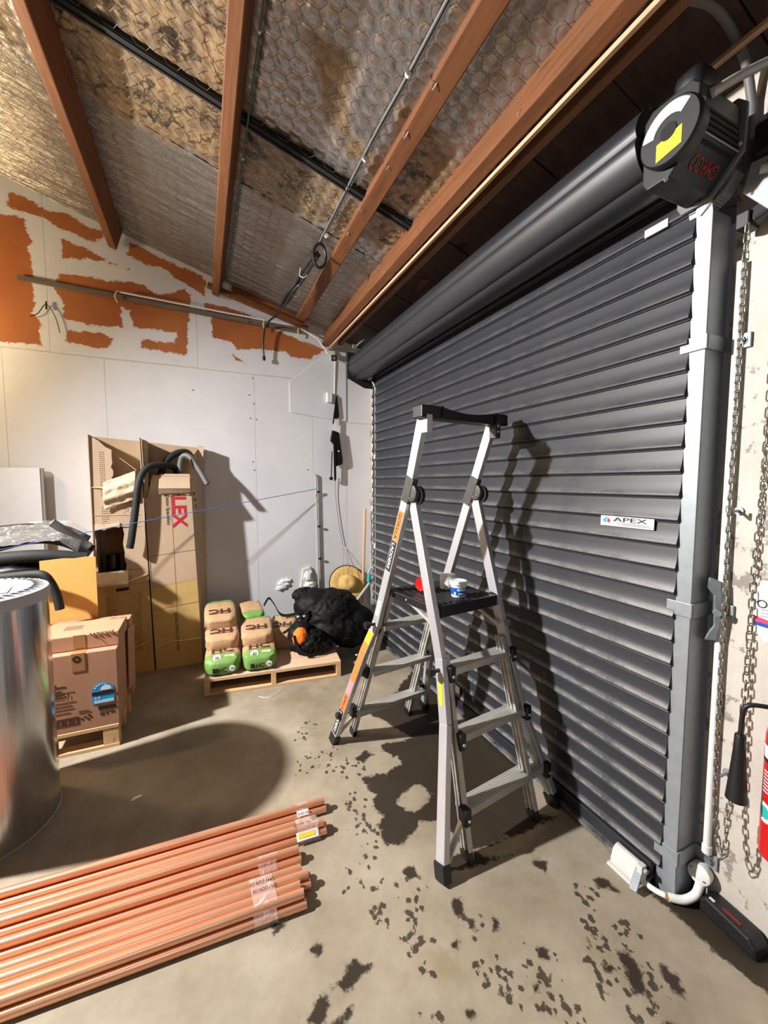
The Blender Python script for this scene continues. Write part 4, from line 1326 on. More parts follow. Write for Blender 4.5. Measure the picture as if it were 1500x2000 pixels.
foam('foam_tube', 'black foam pipe tube drooping over the front of the orange carton', [(-1.35, 3.34, 0.99), (-1.15, 3.27, 1.005), (-0.999, 3.22, 1.018), (-0.935, 3.20, 1.010), (-0.899, 3.20, 0.952), (-0.873, 3.20, 0.866), (-0.862, 3.20, 0.780)], 0.026)
foam('foam_tube', 'grey silvery foam tube poking up from the plastic on the orange carton', [(-0.76, 3.56, 1.13), (-0.80, 3.55, 1.165), (-0.905, 3.50, 1.275), (-0.955, 3.48, 1.325)], 0.028, 'grey', end='offwhite')
g = 'black foam tubes heaped on the orange carton'
foam('foam_tube', 'thick black foam tube arching uppermost across the orange carton', [(-1.95, 3.62, 1.10), (-1.45, 3.60, 1.14), (-1.12, 3.58, 1.215), (-0.92, 3.58, 1.19), (-0.76, 3.60, 1.085)], 0.050, group=g)
foam('foam_tube', 'black foam tube at the front of the heap on the orange carton', [(-1.95, 3.42, 1.06), (-1.5, 3.42, 1.075), (-1.2, 3.41, 1.10), (-0.98, 3.42, 1.10), (-0.76, 3.45, 1.06)], 0.045, group=g)
foam('foam_tube', 'black foam tube under the clear bag at the back of the orange carton', [(-1.95, 3.72, 1.20), (-1.5, 3.70, 1.235), (-1.15, 3.68, 1.265), (-0.95, 3.68, 1.245), (-0.80, 3.68, 1.16)], 0.042, group=g)
foam('foam_tube', 'short black foam tube lowest in the heap on the orange carton', [(-1.95, 3.52, 0.99), (-1.4, 3.50, 0.99), (-1.1, 3.50, 1.0), (-0.74, 3.52, 0.99)], 0.050, group=g)
def film_sheet(label, xs, ys, fn, m='bagfilm'):
    o = grid('plastic_bag', m, xs, ys, fn)
    return tag(o, label, 'plastic bag')
def ff(x, y):
    t = (y - 3.40) / 0.34
    z = 1.175 + 0.115 * np.sin(np.clip(t, 0, 1) * math.pi * 0.55) + 0.03 * np.sin((x + 1.3) * 3)
    z -= np.clip(x + 0.90, 0, 1) * 0.9
    z += np.array([mnoise.fractal((a * 9, b * 12, 2.0), 1.0, 2.0, 4) for a, b in zip(x, y)]) * 0.018
    return np.stack([x, y, z], -1)
film_sheet('clear crinkled plastic bag spread over the foam tubes', np.linspace(-1.95, -0.80, 60), np.linspace(3.40, 3.74, 26), ff)
bl = MB().blob((-1.35, 3.44, 0.985), (0.42, 0.10, 0.075), 40, 18, 0.8, 0.3, 12, None, 3.0).build('bin_liner', 'foam_black', None, smooth='all')
tag(bl, 'black shiny bin liner slumped at the front of the heap on the orange carton', 'bag')

# white board leaning in the corner
wbd = thing('white_board', 'plain white board leaning on the back wall at the left edge', 'board', (-1.6, 4.08, 0))
MB().bb(-2.3, -1.178, 4.085, 4.090, 0.0, 1.715).build('face', 'board', wbd)
MB().bb(-2.3, -1.158, 4.090, 4.118, 0.0, 1.713).build('core', 'board_edge', wbd)

# ---------------------------------------------------------------- two tall tube cartons
def jag(x0, z0, x1, z1, n=10, amp=0.008, seed=0):
    r = np.random.default_rng(seed)
    return [(x0 + (x1 - x0) * k / n + r.uniform(-amp, amp) * (0 < k < n), z0 + (z1 - z0) * k / n + r.uniform(-amp, amp) * (0 < k < n)) for k in range(n + 1)]
K1 = thing('tall_carton', 'tall torn carton with a square hole, left one of the two against the wall', 'carton', (-0.60, 3.98, 0))
FY = lambda z: 3.852 + 0.045 * z / 1.97
def front(poly, m, root, name='front_panel', off=0.0, label=None):
    b = MB()
    n = len(poly)
    vs = [(x, FY(z) - off, z) for x, z in poly] + [(x, FY(z) - off + 0.006, z) for x, z in poly]
    b.add(vs, [tuple(range(n)), tuple(range(2 * n - 1, n - 1, -1))] + [(i, i + n, (i + 1) % n + n, (i + 1) % n) for i in range(n)])
    return b.build(name, m, root, label=label)
xl = lambda z: -0.800 - 0.004 * z
xr = lambda z: -0.418 - 0.020 * z
b = MB()
b.prism([(xl(0), 0), (xr(0), 0), (xr(1.97), 1.955), (-0.60, 1.965), (xl(1.97), 1.982)], (0, 4.125, 0), (1, 0, 0), (0, 0, 1), (0, 0.006, 0))
b.bar((-0.800, 3.99, 0.0), (-0.806, 4.01, 1.975), 0.006, 0.262, (1, 0, 0))
b.bar((-0.418, 3.99, 0.0), (-0.456, 4.01, 1.965), 0.006, 0.262, (1, 0, 0))
b.build('box', 'card', K1)
front([(xl(0), 0), (xr(0), 0), (xr(0.5), 0.5), (xr(0.76), 0.76), (xl(0.76), 0.76)], 'card_y', K1, label='yellowed lower front')
front([(xl(0.762), 0.762), (xr(0.762), 0.762), (xr(0.88), 0.88), (-0.585, 0.875)] + jag(-0.585, 0.875, xl(0.86), 0.862, 6, 0.006, 1), 'card', K1)
front([(-0.592, 0.88), (xr(0.88), 0.88), (xr(1.2), 1.2), (xr(1.24), 1.235)] + jag(-0.60, 1.225, -0.592, 0.88, 9, 0.010, 2), 'card', K1)
front([(xl(1.22), 1.215)] + jag(-0.775, 1.222, -0.61, 1.235, 8, 0.008, 3) + [(xr(1.24), 1.235), (xr(1.45), 1.45), (-0.60, 1.42), (-0.66, 1.44)] + jag(-0.665, 1.46, -0.655, 1.86, 14, 0.010, 4) + [(-0.70, 1.885), (-0.74, 1.93), (-0.785, 1.96), (xl(1.96), 1.97)], 'card', K1)
front(jag(-0.792, 1.215, -0.782, 0.86, 8, 0.004, 6) + [(xl(0.86), 0.86), (xl(1.215), 1.215)], 'card_torn', K1)
# turned-down flap below the hole, crumpled flap above, torn lip
b = MB()
b.bar((-0.79, FY(0.85) - 0.012, 0.862), (-0.79, FY(0.85) - 0.060, 0.775), 0.008, 0.0, (0, 0, 1)) if False else None
b.add([(-0.795, 3.868, 0.872), (-0.575, 3.868, 0.877), (-0.572, 3.820, 0.775), (-0.795, 3.820, 0.768), (-0.795, 3.860, 0.745), (-0.572, 3.860, 0.752)], [(0, 3, 2, 1), (3, 4, 5, 2), (1, 2, 5), (0, 4, 3), (0, 1, 5, 4)])
b.build('folded_flap', 'card_torn', K1, label='square flap folded out under the hole')
xs = np.linspace(-0.715, -0.49, 26)
zs = np.linspace(0, 1, 20)
def crump(x, t):
    zt = 1.60 + (x + 0.715) * 0.42
    zb = 1.385 + (x + 0.70) * 0.36
    z = zt + (zb - zt) * t
    w = np.array([mnoise.fractal((a * 12, b * 16, 4.0), 1.0, 2.0, 4) for a, b in zip(x, z)]) * 0.012
    y = FY(1.6) - 0.030 - 0.035 * np.sin(t * math.pi) + np.abs(np.sin(t * 9.5)) * 0.012 + w
    return np.stack([x, y, z], -1)
cr = grid('crumpled_flap', 'card_torn', xs, zs, crump, K1, label='crumpled torn flap')
s = cr.modifiers.new('thick', 'SOLIDIFY')
s.thickness = 0.005
front(jag(-0.79, 1.262, -0.62, 1.275, 8, 0.006, 8) + jag(-0.62, 1.235, -0.79, 1.215, 8, 0.008, 9), 'card_torn', K1, 'torn_lip', 0.012)
MB().bb(-0.74, -0.60, 4.04, 4.12, 0.02, 1.25).build('liner', 'card_in', K1)
MB().tube([(-0.58, 4.02, 0.02), (-0.575, 4.03, 1.17)], 0.05, 14).build('tube_inside', 'foam_black', K1, smooth=True)
MB().tube([(-0.70, 3.99, 0.02), (-0.70, 4.0, 1.0)], 0.05, 14).build('tube_inside', 'foam_black', K1, smooth=True)
MB().bb(-0.79, -0.43, 3.96, 4.11, 1.26, 1.30).build('inner_floor', 'card_in', K1)
# printed dots
def dots(root, cells, x0, z0, dx, dz, r=0.0042):
    b = MB()
    for (i, j) in cells:
        x, z = x0 + i * dx, z0 - j * dz
        b.prism([(-r, 0), (0, -r), (r, 0), (0, r)], (x, FY(z) - 0.0015, z), (1, 0, 0), (0, 0.023, 1), (0, 0.001, 0))
    return b.build('printed_dots', 'brownprint', root, kind='stuff')
r_ = np.random.default_rng(4)
cells = [(i, j) for j in range(22) for i in range(3)]
dots(K1, cells, -0.735, 1.84, 0.0125, 0.0165)
cells = [(i, j) for j in range(9) for i in range(6) if i < 5 - (j % 3 == 1) - j * 0.2]
dots(K1, cells, -0.735, 1.40, 0.0125, 0.0165)
dots(K1, [(i, j) for j in range(4) for i in range(5) if r_.random() < 0.6], -0.585, 1.40, 0.014, 0.017)
dots(K1, [(i, j) for j in range(16) for i in range(8) if i < 3 or r_.random() < 0.62 - 0.11 * (i - 3) - 0.02 * abs(j - 5)], -0.735, 0.665, 0.0135, 0.0165)
dots(K1, [(i, j) for j in range(29) for i in range(8) if (i > 5 or r_.random() < (0.9 if i > 3 and j > 8 else 0.22) or (j > 8 and i > 8 - (j - 8) * 0.5 and j < 24))], -0.585, 0.685, 0.0125, 0.0175)
MB().prism([(-0.665, 0.705), (-0.575, 0.712), (-0.575, 0.737), (-0.665, 0.730)], (0, FY(0.72) - 0.002, 0), (1, 0, 0), (0, 0, 1), (0, 0.001, 0)).build('black_band', 'blackprint', K1)
text('K-FLEX', 'brownprint', K1, (-0.612, FY(0.28) - 0.001, 0.40), (0, 0.023, -1), (1, 0, 0), 0.022, 0.16, bold=0.02)
for z in (0.235, 0.80):
    MB().tube(spline([(-0.60, FY(z) - 0.006, z - 0.02), (-0.52, FY(z) - 0.012, z + 0.004), (-0.44, FY(z) - 0.006, z + 0.03)], 5), 0.007, 6).build('strap', 'twine', K1, smooth=True)
MB().tube([(-0.802, FY(1.56) - 0.004, 1.56), (-0.68, FY(1.56) - 0.03, 1.555)], 0.004, 6).build('strap', 'twine', K1)
MB().tube([(-0.802, FY(1.34) - 0.004, 1.335), (-0.47, FY(1.34) - 0.005, 1.335)], 0.0016, 5).build('strap', 'twine', K1)
MB().tube([(-0.68, 3.95, 1.86), (-0.49, 3.90, 1.70)], 0.002, 5).build('strap', 'twine', K1)

K2 = thing('tall_carton', 'tall carton with red lettering and a folded-over top flap, right of the torn one', 'carton', (-0.22, 3.98, 0))
yl = lambda z: -0.400 - 0.022 * z
yr = lambda z: -0.040 - 0.030 * z
b = MB()
b.prism([(yl(0), 0), (0.005, 0), (0.020, 1.915), (-0.20, 1.93), (yl(1.96), 1.955)], (0, 4.125, 0), (1, 0, 0), (0, 0, 1), (0, 0.006, 0))
b.bar((-0.400, 3.99, 0.0), (-0.443, 4.01, 1.95), 0.006, 0.262, (1, 0, 0))
b.add([(yr(0), FY(0), 0), (0.005, 4.128, 0), (0.022, 4.128, 1.90), (-0.005, 4.04, 1.925), (yr(1.78), FY(1.78), 1.78), (yr(1.66), FY(1.66), 1.66)], [(0, 1, 2, 3, 4, 5)])
b.build('box', 'card', K2)
front([(yl(0), 0), (yr(0), 0), (yr(0.75), 0.75), (yl(0.75), 0.71)], 'card_y', K2, label='yellowed lower front')
front([(yl(0.712), 0.712), (yr(0.752), 0.752), (yr(1.66), 1.66), (-0.35, 1.66)] + jag(-0.375, 1.66, yl(1.42), 1.42, 6, 0.005, 12) + [(yl(0.9), 0.9)], 'card', K2)
MB().bar((-0.437, 3.915, 1.35), (-0.432, 3.93, 1.955), 0.055, 0.006, (1, 0, 0)).build('corner_strip', 'card_torn', K2)
MB().bar((-0.010, 4.05, 1.76), (0.0, 4.06, 1.925), 0.05, 0.09, (1, 0, 0)).build('corner_strip', 'card_torn', K2)
b = MB()
b.add([(-0.325, 3.905, 1.672), (-0.095, 3.905, 1.672), (-0.092, 3.835, 1.55), (-0.330, 3.835, 1.55), (-0.335, 3.86, 1.505), (-0.090, 3.86, 1.515)], [(0, 3, 2, 1), (3, 4, 5, 2), (1, 2, 5), (0, 4, 3), (0, 1, 5, 4)])
b.build('folded_flap', 'card', K2, label='flap folded down over the front')
front(jag(-0.33, 1.52, -0.10, 1.525, 8, 0.005, 21) + jag(-0.10, 1.49, -0.33, 1.50, 8, 0.012, 22), 'card_torn', K2, 'torn_lip', 0.010)
for z, nm in ((0.98, 0), (0.52, 1)):
    MB().prism([(yl(z), z - 0.004), (yr(z), z + 0.03), (yr(z), z + 0.033), (yl(z), z)], (0, FY(z) - 0.001, 0), (1, 0, 0), (0, 0, 1), (0, 0.001, 0)).build('crease', 'card_in', K2)
b = MB()
b.add([(-0.245, FY(1.48) - 0.002, 1.48), (-0.2425, FY(1.48) - 0.002, 1.48), (-0.2185, FY(0.12) - 0.002, 0.12), (-0.221, FY(0.12) - 0.002, 0.12)], [(0, 1, 2, 3)])
b.build('seam', 'card_in', K2)
dn, rt = Vector((0.010, -0.023, -1)), Vector((1, 0, 0))
text('FLEX', 'redprint', K2, (-0.236, FY(1.55) - 0.001, 1.55), (0.02, -0.023, -1), rt, 0.105, 0.34, bold=0.03)
text('lation Specialists', 'blackprint', K2, (-0.283, FY(1.47) - 0.001, 1.475), (0.018, -0.023, -1), rt, 0.027, 0.235, bold=0.004)
text('www.kflex.com.my', 'brownprint', K2, (-0.250, FY(0.50) - 0.001, 0.48), (0.03, -0.023, -1), rt, 0.028, 0.34, bold=0.002)
MB().tube(spline([(yl(0.2), FY(0.2) - 0.006, 0.195), (-0.28, FY(0.2) - 0.009, 0.235), (-0.20, FY(0.2) - 0.005, 0.225), (yr(0.2), FY(0.2) - 0.005, 0.225)], 5), 0.005, 6).build('strap', 'twine', K2, smooth=True)
b = MB()
for k in range(6):
    x = -0.045 + 0.005 * k
    y_ = 3.94 + 0.02 * k
    b.box((yr(1.4) + (y_ - FY(1.4)) * 0.30 + 0.004, y_, 1.50 - 0.055 * k), (0.003, 0.035, 0.022))
b.build('side_print', 'brownprint', K2)
MB().bb(-0.42, -0.09, 3.93, 4.11, 0.02, 1.60).build('tube_stack', 'hole', K2)
foam('foam_tube', 'long black foam tube bent out of the right tall carton and hanging down its front', [(-0.20, 4.02, 1.62), (-0.21, 4.0, 1.72), (-0.30, 3.92, 1.745), (-0.405, 3.86, 1.72), (-0.465, 3.82, 1.60), (-0.500, 3.80, 1.35), (-0.530, 3.79, 1.15), (-0.545, 3.79, 1.07)], 0.027)
foam('foam_tube', 'grey-ended foam tube sticking out of the right tall carton towards the wall', [(-0.18, 4.0, 1.60), (-0.16, 3.99, 1.80), (-0.10, 3.96, 1.83), (-0.03, 3.92, 1.73), (0.045, 3.88, 1.585)], 0.022, 'grey')
foam('foam_tube', 'short black foam tube looping inside the open top of the right tall carton', [(-0.33, 3.99, 1.60), (-0.30, 4.0, 1.74), (-0.22, 4.03, 1.84), (-0.12, 4.06, 1.87), (-0.06, 4.06, 1.80)], 0.028)
# blue string across the corner
o = MB().tube([(1.080, 4.094, 1.532), (-0.2, 3.775, 1.327), (-0.62, 3.66, 1.26), (-1.6, 3.36, 1.09)], 0.0032, 6).build('blue_string', 'blue_rope', None, smooth=True)
tag(o, 'taut blue string crossing in front of the tall cartons to the wall post', 'string')
# ---------------------------------------------------------------- pallet with cement bags
P0 = Vector((-0.031, 3.212, 0))
ang = math.radians(-6.3)
PX = Vector((math.cos(ang), math.sin(ang), 0))
PY = Vector((-math.sin(ang), math.cos(ang), 0))
RPL = Matrix((PX, PY, LZ)).transposed()
pal = thing('wide_pallet', 'wide pale timber pallet with a sheet top carrying the cement bags and backpack', 'pallet', P0)
def pp(a, b_, z=0.0):
    return P0 + PX * a + PY * b_ + LZ * z
def pbox(a0, a1, b0, b1, z0, z1):
    return MB().box(pp((a0 + a1) / 2, (b0 + b1) / 2, (z0 + z1) / 2), (a1 - a0, b1 - b0, z1 - z0), RPL)
pbox(0, 1.04, 0, 0.78, 0.120, 0.132).build('sheet_top', 'ply', pal, bevel=0.002)
for a in (0.0, 0.485, 1.002):
    pbox(a, a + 0.038, 0.0, 0.78, 0.016, 0.106).build('bearer', 'pallet', pal, bevel=0.002)
for b_ in (0.0, 0.22, 0.44, 0.66):
    pbox(0, 1.04, b_, b_ + 0.09, 0.106, 0.120).build('deck_board', 'pallet', pal, bevel=0.002)
for b_ in (0.0, 0.345, 0.69):
    pbox(0, 1.04, b_, b_ + 0.09, 0.0, 0.016).build('bottom_board', 'pallet', pal, bevel=0.002)

def cement_bag(c, size, label, tilt=0.0, yaw=0.0, seed=0, flip=False, front_green=True, words=True):
    """plump paper sack lying flat: c is the centre of its base; long axis away from the camera"""
    root = thing('cement_bag', label, 'cement bag', c, 'bags of cement on the wide pallet')
    R = Matrix.Rotation(yaw, 3, 'Z') @ Matrix.Rotation(tilt, 3, 'X')
    hx, hy, hz = size[0] / 2, size[1] / 2, size[2] / 2
    cc = Vector(c) + Vector((0, 0, hz))
    b = MB().blob((0, 0, 0), (hx, hy, hz), 44, 22, 0.42, 0.055, seed, None, 3.0)
    vs, fs = b.v, b.f
    cut = -hy * 0.45
    def part(test):
        q = MB()
        q.v = [R @ Vector(v) + cc for v in vs]
        q.f = [f for f in fs if test(sum(vs[i][1] for i in f) / len(f))]
        used = sorted({i for f in q.f for i in f})
        mp = {o_: k for k, o_ in enumerate(used)}
        q.v = [q.v[i] for i in used]
        q.f = [tuple(mp[i] for i in f) for f in q.f]
        return q
    if front_green:
        part(lambda y: y > cut).build('sack', 'kraft', root, smooth='all')
        part(lambda y: y <= cut).build('green_end', 'green', root, smooth='all', label='green printed end')
    else:
        part(lambda y: y < hy * 0.55).build('sack', 'kraft', root, smooth='all')
        part(lambda y: y >= hy * 0.55).build('green_end', 'green', root, smooth='all', label='green printed end')
    def lay(s_, m_, x, y, z, xd, yd, h, w, lift=0.002):
        o = cc + R @ Vector((x, y, z))
        return text(s_, m_, root, o, R @ Vector(xd), R @ Vector(yd), h, w, bold=0.03, lift=lift)
    if words:
        if front_green:
            lay('HC', 'brownprint', -hx * 0.62, -hy * 0.32, hz * 1.02, (1, 0, 0.0), (0, 1, 0.0), 0.075, 0.16)
            b = MB()
            for k in range(12):
                b.box(cc + R @ Vector((-hx * 0.6 + 0.0145 * k, -hy * 0.40, hz * 1.03)), (0.009, 0.010, 0.002), R)
            b.build('small_print', 'brownprint', root)
            lay('HC', 'blackprint', -hx * 0.22, -hy * 1.035, -hz * 0.45, (1, 0, 0), (0, 0, 1), 0.034, 0.062)
            b = MB().box(cc + R @ Vector((-hx * 0.42, -hy * 1.032, -hz * 0.45 + 0.017)), (0.032, 0.003, 0.034), R)
            b.build('square_mark', 'blackprint', root)
            d1 = MB().disc(cc + R @ Vector((hx * 0.52, -hy * 1.03, -hz * 0.12)), 0.021, R @ Vector((0, -1, 0.1)), 0.003, 20).build('round_badge', 'paper', root)
            lay('20', 'blackprint', hx * 0.52 - 0.013, -hy * 1.038, -hz * 0.12 - 0.008, (1, 0, 0), (0, 0, 1), 0.016, 0.026, 0.004)
            q = MB().disc((0, 0, 0), 0.030, (0, 0, 1), 0.003, 24)
            R2 = Matrix.Rotation(math.radians(38), 3, 'X')
            o = cc + R @ Vector((-hx * 0.30, -hy * 0.80, hz * 0.93))
            q.v = [R @ (R2 @ Vector(v)) + o for v in q.v]
            q.build('round_badge', 'paper', root)
            t_ = text('20', 'brownprint', root, o + R @ (R2 @ Vector((-0.016, -0.011, 0.004))), R @ (R2 @ Vector((1, 0, 0))), R @ (R2 @ Vector((0, 1, 0))), 0.022, 0.032, bold=0.02)
            q = MB().box((0, 0, 0), (0.07, 0.018, 0.003))
            o = cc + R @ Vector((hx * 0.38, -hy * 0.72, hz * 0.98))
            q.v = [R @ (R2 @ Vector(v)) + o for v in q.v]
            q.build('pale_flash', 'palegreen', root)
        else:
            lay('HC', 'brownprint', hx * 0.60, -hy * 0.12, hz * 1.02, (-1, 0, 0), (0, -1, 0.0), 0.085, 0.17)
            b = MB()
            for k, w in enumerate((0.16, 0.10)):
                b.box(cc + R @ Vector((0.01, -hy * 0.38 - 0.03 * k, hz * 1.03)), (w, 0.006, 0.002), R)
            b.build('small_print', 'brownprint', root)
    return root
BZ = 0.132
cement_bag((0.115, 3.415, BZ), (0.262, 0.42, 0.135), 'front left cement bag lowest on the pallet, green end to the room', 0.0, -0.06, 1)
cement_bag((0.120, 3.60, BZ + 0.118), (0.262, 0.40, 0.130), 'middle cement bag of the left stack with upside-down lettering', 0.10, -0.05, 2, front_green=False)
cement_bag((0.115, 3.78, BZ + 0.235), (0.258, 0.40, 0.130), 'topmost cement bag of the left stack, against the tall carton', 0.16, -0.02, 3, front_green=False)
cement_bag((0.392, 3.385, BZ), (0.262, 0.42, 0.135), 'front right cement bag beside the backpack, green end to the room', 0.0, -0.10, 4)
cement_bag((0.400, 3.58, BZ + 0.118), (0.262, 0.40, 0.130), 'middle cement bag of the right stack, below the small folded one', 0.10, -0.12, 5, front_green=False)
cement_bag((0.385, 3.86, BZ + 0.200), (0.20, 0.30, 0.12), 'small folded cement bag at the back of the right stack', 0.20, 0.05, 6, front_green=True, words=False)
cement_bag((0.655, 3.72, BZ), (0.25, 0.42, 0.19), 'cement bag mostly hidden behind the black backpack strap', 0.12, -0.25, 7, front_green=False)

# ---------------------------------------------------------------- backpack and sling bag
bp = thing('backpack', 'big slumped black backpack lying on the pallet and floor by the roller door', 'backpack', (1.1, 3.62, 0.13))
def lump(parts, seed, fold=0.022):
    """one continuous lumpy skin wrapped round several ellipsoids"""
    me = bpy.data.meshes.new('m')
    bmh = bmesh.new()
    bmesh.ops.create_icosphere(bmh, subdivisions=5, radius=1.0)
    c0 = Vector(parts[0][0])
    for v in bmh.verts:
        d = v.co.normalized()
        best = 0
        for (c, s) in parts:
            o = c0 - Vector(c)
            # furthest hit of the ray c0+d*t with this ellipsoid
            q = Vector((d.x / s[0], d.y / s[1], d.z / s[2]))
            p = Vector((o.x / s[0], o.y / s[1], o.z / s[2]))
            A_, B_, C_ = q.dot(q), 2 * q.dot(p), p.dot(p) - 1
            D_ = B_ * B_ - 4 * A_ * C_
            if D_ > 0:
                best = max(best, (-B_ + math.sqrt(D_)) / (2 * A_))
        n = mnoise.fractal(d * 2.2 + Vector((seed, 0, 0)), 1.0, 2.0, 3)
        q = d * 3.0 + Vector((seed, 3, 0))
        q += Vector((mnoise.noise(q * 1.3), mnoise.noise(q * 1.3 + Vector((9, 0, 0))), 0)) * 0.8
        cre = fold * (1 - abs(mnoise.noise(Vector((q.x * 2.4, q.y * 1.0, q.z * 1.6))))) ** 6
        v.co = c0 + d * (best * (1 + 0.05 * n) - cre)
    b = MB()
    b.v = [tuple(v.co) for v in bmh.verts]
    b.f = [tuple(v.index for v in f.verts) for f in bmh.faces]
    bmh.free()
    bpy.data.meshes.remove(me)
    return b
b = lump([((1.08, 3.62, 0.36), (0.30, 0.24, 0.24)), ((0.93, 3.66, 0.46), (0.20, 0.18, 0.15)), ((1.25, 3.56, 0.25), (0.24, 0.20, 0.21)), ((1.10, 3.50, 0.27), (0.26, 0.16, 0.13))], 2.0)
b.v = [(x, y, max(z, 0.134 if x < 1.02 else 0.004 if x > 1.13 else 0.134 - (x - 1.02) * 1.18)) for x, y, z in b.v]
b.build('body', 'black_cloth', bp, smooth='all')
b = lump([((1.18, 3.42, 0.24), (0.17, 0.07, 0.13))], 5.0)
b.v = [(x, y, max(z, 0.02)) for x, y, z in b.v]
b.build('front_pocket', 'black_cloth', bp, smooth='all')
b = lump([((0.86, 3.72, 0.545), (0.13, 0.10, 0.07))], 8.0)
b.build('top_flap', 'black_cloth', bp, smooth='all')
def strap(pts, w, side, m, root, name='strap', th=0.004):
    P = spline(pts, 7)
    b = MB()
    vs = []
    S_ = Vector(side)
    for i, p in enumerate(P):
        d = (P[min(i + 1, len(P) - 1)] - P[max(i - 1, 0)]).normalized()
        s_ = (S_ - d * S_.dot(d)).normalized()
        n_ = d.cross(s_)
        vs += [p + s_ * w / 2 + n_ * th / 2, p - s_ * w / 2 + n_ * th / 2, p - s_ * w / 2 - n_ * th / 2, p + s_ * w / 2 - n_ * th / 2]
    fs = [(0, 1, 2, 3), tuple(4 * (len(P) - 1) + k for k in (3, 2, 1, 0))]
    for i in range(len(P) - 1):
        for k in range(4):
            fs.append((4 * i + k, 4 * i + (k + 1) % 4, 4 * i + 4 + (k + 1) % 4, 4 * i + 4 + k))
    b.add(vs, fs)
    return b.build(name, m, root, smooth=True)
strap([(0.80, 3.55, 0.44), (0.66, 3.56, 0.42), (0.60, 3.60, 0.435), (0.555, 3.64, 0.52), (0.515, 3.66, 0.565), (0.475, 3.68, 0.50)], 0.035, (0, 1, 0.3), 'black_cloth', bp)
strap([(0.84, 3.50, 0.46), (0.74, 3.48, 0.40), (0.66, 3.47, 0.33), (0.60, 3.46, 0.30)], 0.032, (0, 1, 0.3), 'black_cloth', bp)
strap([(0.80, 3.49, 0.42), (0.74, 3.46, 0.335), (0.64, 3.46, 0.33)], 0.02, (0, 1, 0.3), 'black_cloth', bp)
for c in ((0.79, 3.475, 0.42), (0.735, 3.47, 0.425)):
    MB().blob(c, (0.012, 0.006, 0.009), 10, 6, 0.6).build('buckle', 'white', bp, smooth=True)
for c in ((1.05, 3.345, 0.155), (1.23, 3.34, 0.045)):
    MB().blob(c, (0.014, 0.008, 0.006), 10, 6, 0.7).build('reflective_tab', 'paper', bp, smooth=True)
sb = thing('sling_bag', 'small black bag with an orange panel leaning on the backpack', 'bag', (0.80, 3.36, 0.135))
b = lump([((0.80, 3.37, 0.235), (0.17, 0.13, 0.11)), ((0.74, 3.41, 0.30), (0.11, 0.10, 0.11)), ((0.86, 3.36, 0.20), (0.17, 0.12, 0.075))], 11.0)
b.v = [(x, y, max(z, 0.136)) for x, y, z in b.v]
b.build('body', 'black_cloth', sb, smooth='all')
b = lump([((0.722, 3.330, 0.280), (0.068, 0.062, 0.100)), ((0.775, 3.310, 0.215), (0.062, 0.052, 0.050))], 13.0, 0.003)
b.build('orange_panel', 'orange_cloth', sb, smooth='all', label='orange cloth panel')
strap([(0.66, 3.30, 0.33), (0.675, 3.27, 0.25), (0.72, 3.245, 0.19), (0.80, 3.235, 0.16), (0.88, 3.24, 0.17)], 0.028, (0, 0, 1), 'black_cloth', sb)

# ---------------------------------------------------------------- hat, tools, wall post
HC_ = Vector((1.395, 4.06, 0.52))
hat = thing('straw_hat', 'round straw hat with a black rim hanging by its cord on the back wall', 'hat', HC_)
R = Vector((-0.15, -0.92, 0.36)).normalized().to_track_quat('Z', 'Y').to_matrix()
pr = []
for k in range(15):
    t = k / 14
    pr.append((0.192 - t * 0.092, 0.012 * math.sin(t * 3.0) + (0.003 if k % 2 else 0) - 0.01 * (1 - t)))
pr += [(0.098, 0.012), (0.094, 0.035), (0.088, 0.055), (0.080, 0.074), (0.066, 0.088), (0.045, 0.096), (0.02, 0.095), (0.001, 0.09)]
MB().lathe(pr, 40, R, HC_, caps=False).build('straw', 'skid', hat, smooth='all')
MB().lathe([(0.189, -0.014), (0.197, -0.014), (0.198, -0.006), (0.189, -0.005)], 40, R, HC_, caps=False).build('rim_binding', 'black_cloth', hat, smooth=True)
q = MB()
q.tube([(1.350, 4.05, 0.60), (1.372, 4.13, 0.90)], 0.0018, 5)
q.tube([(1.44, 4.00, 0.60), (1.376, 4.13, 0.90)], 0.0018, 5)
q.build('chin_cord', 'grey', hat)
pst = thing('wall_post', 'thin grey upright conduit on the back wall holding the blue string', 'conduit', (1.09, 4.125, 0))
MB().tube([(1.105, 4.128, 0.0), (1.082, 4.128, 1.665), (1.074, 4.128, 1.678), (1.066, 4.130, 1.68)], 0.010, 10).build('pipe', 'grey_pvc', pst, smooth=True)
for z in (1.50, 1.14, 0.80):
    x = 1.105 - 0.0138 * z
    MB().tube([(x, 4.11, z), (x + 0.03, 4.115, z)], 0.010, 10).build('clip', 'black', pst)
br = thing('broom', 'pale wooden broom handle standing in the far corner', 'broom', (1.60, 4.08, 0))
MB().tube([(1.545, 4.03, 0.02), (1.58, 4.06, 0.7), (1.612, 4.09, 1.315)], 0.016, 12).build('handle', 'handle', br, smooth=True)
MB().blob((1.54, 4.03, 0.04), (0.12, 0.035, 0.035), 16, 8, 0.6).build('head', 'black_matt', br, smooth=True)
sh = thing('shovel', 'shovel with a grey D-shaped grip leaning by the straw hat', 'shovel', (1.45, 3.9, 0))
MB().tube([(1.615, 3.93, 0.55), (1.33, 3.86, 0.27), (1.22, 3.83, 0.12)], 0.016, 12).build('shaft', 'grey_pvc', sh, smooth=True)
MB().tube(spline([(1.612, 3.93, 0.545), (1.585, 3.93, 0.63), (1.62, 3.935, 0.69), (1.665, 3.94, 0.685), (1.675, 3.94, 0.62), (1.625, 3.93, 0.55)], 6), 0.013, 10).build('grip', 'grey_pvc', sh, smooth=True)
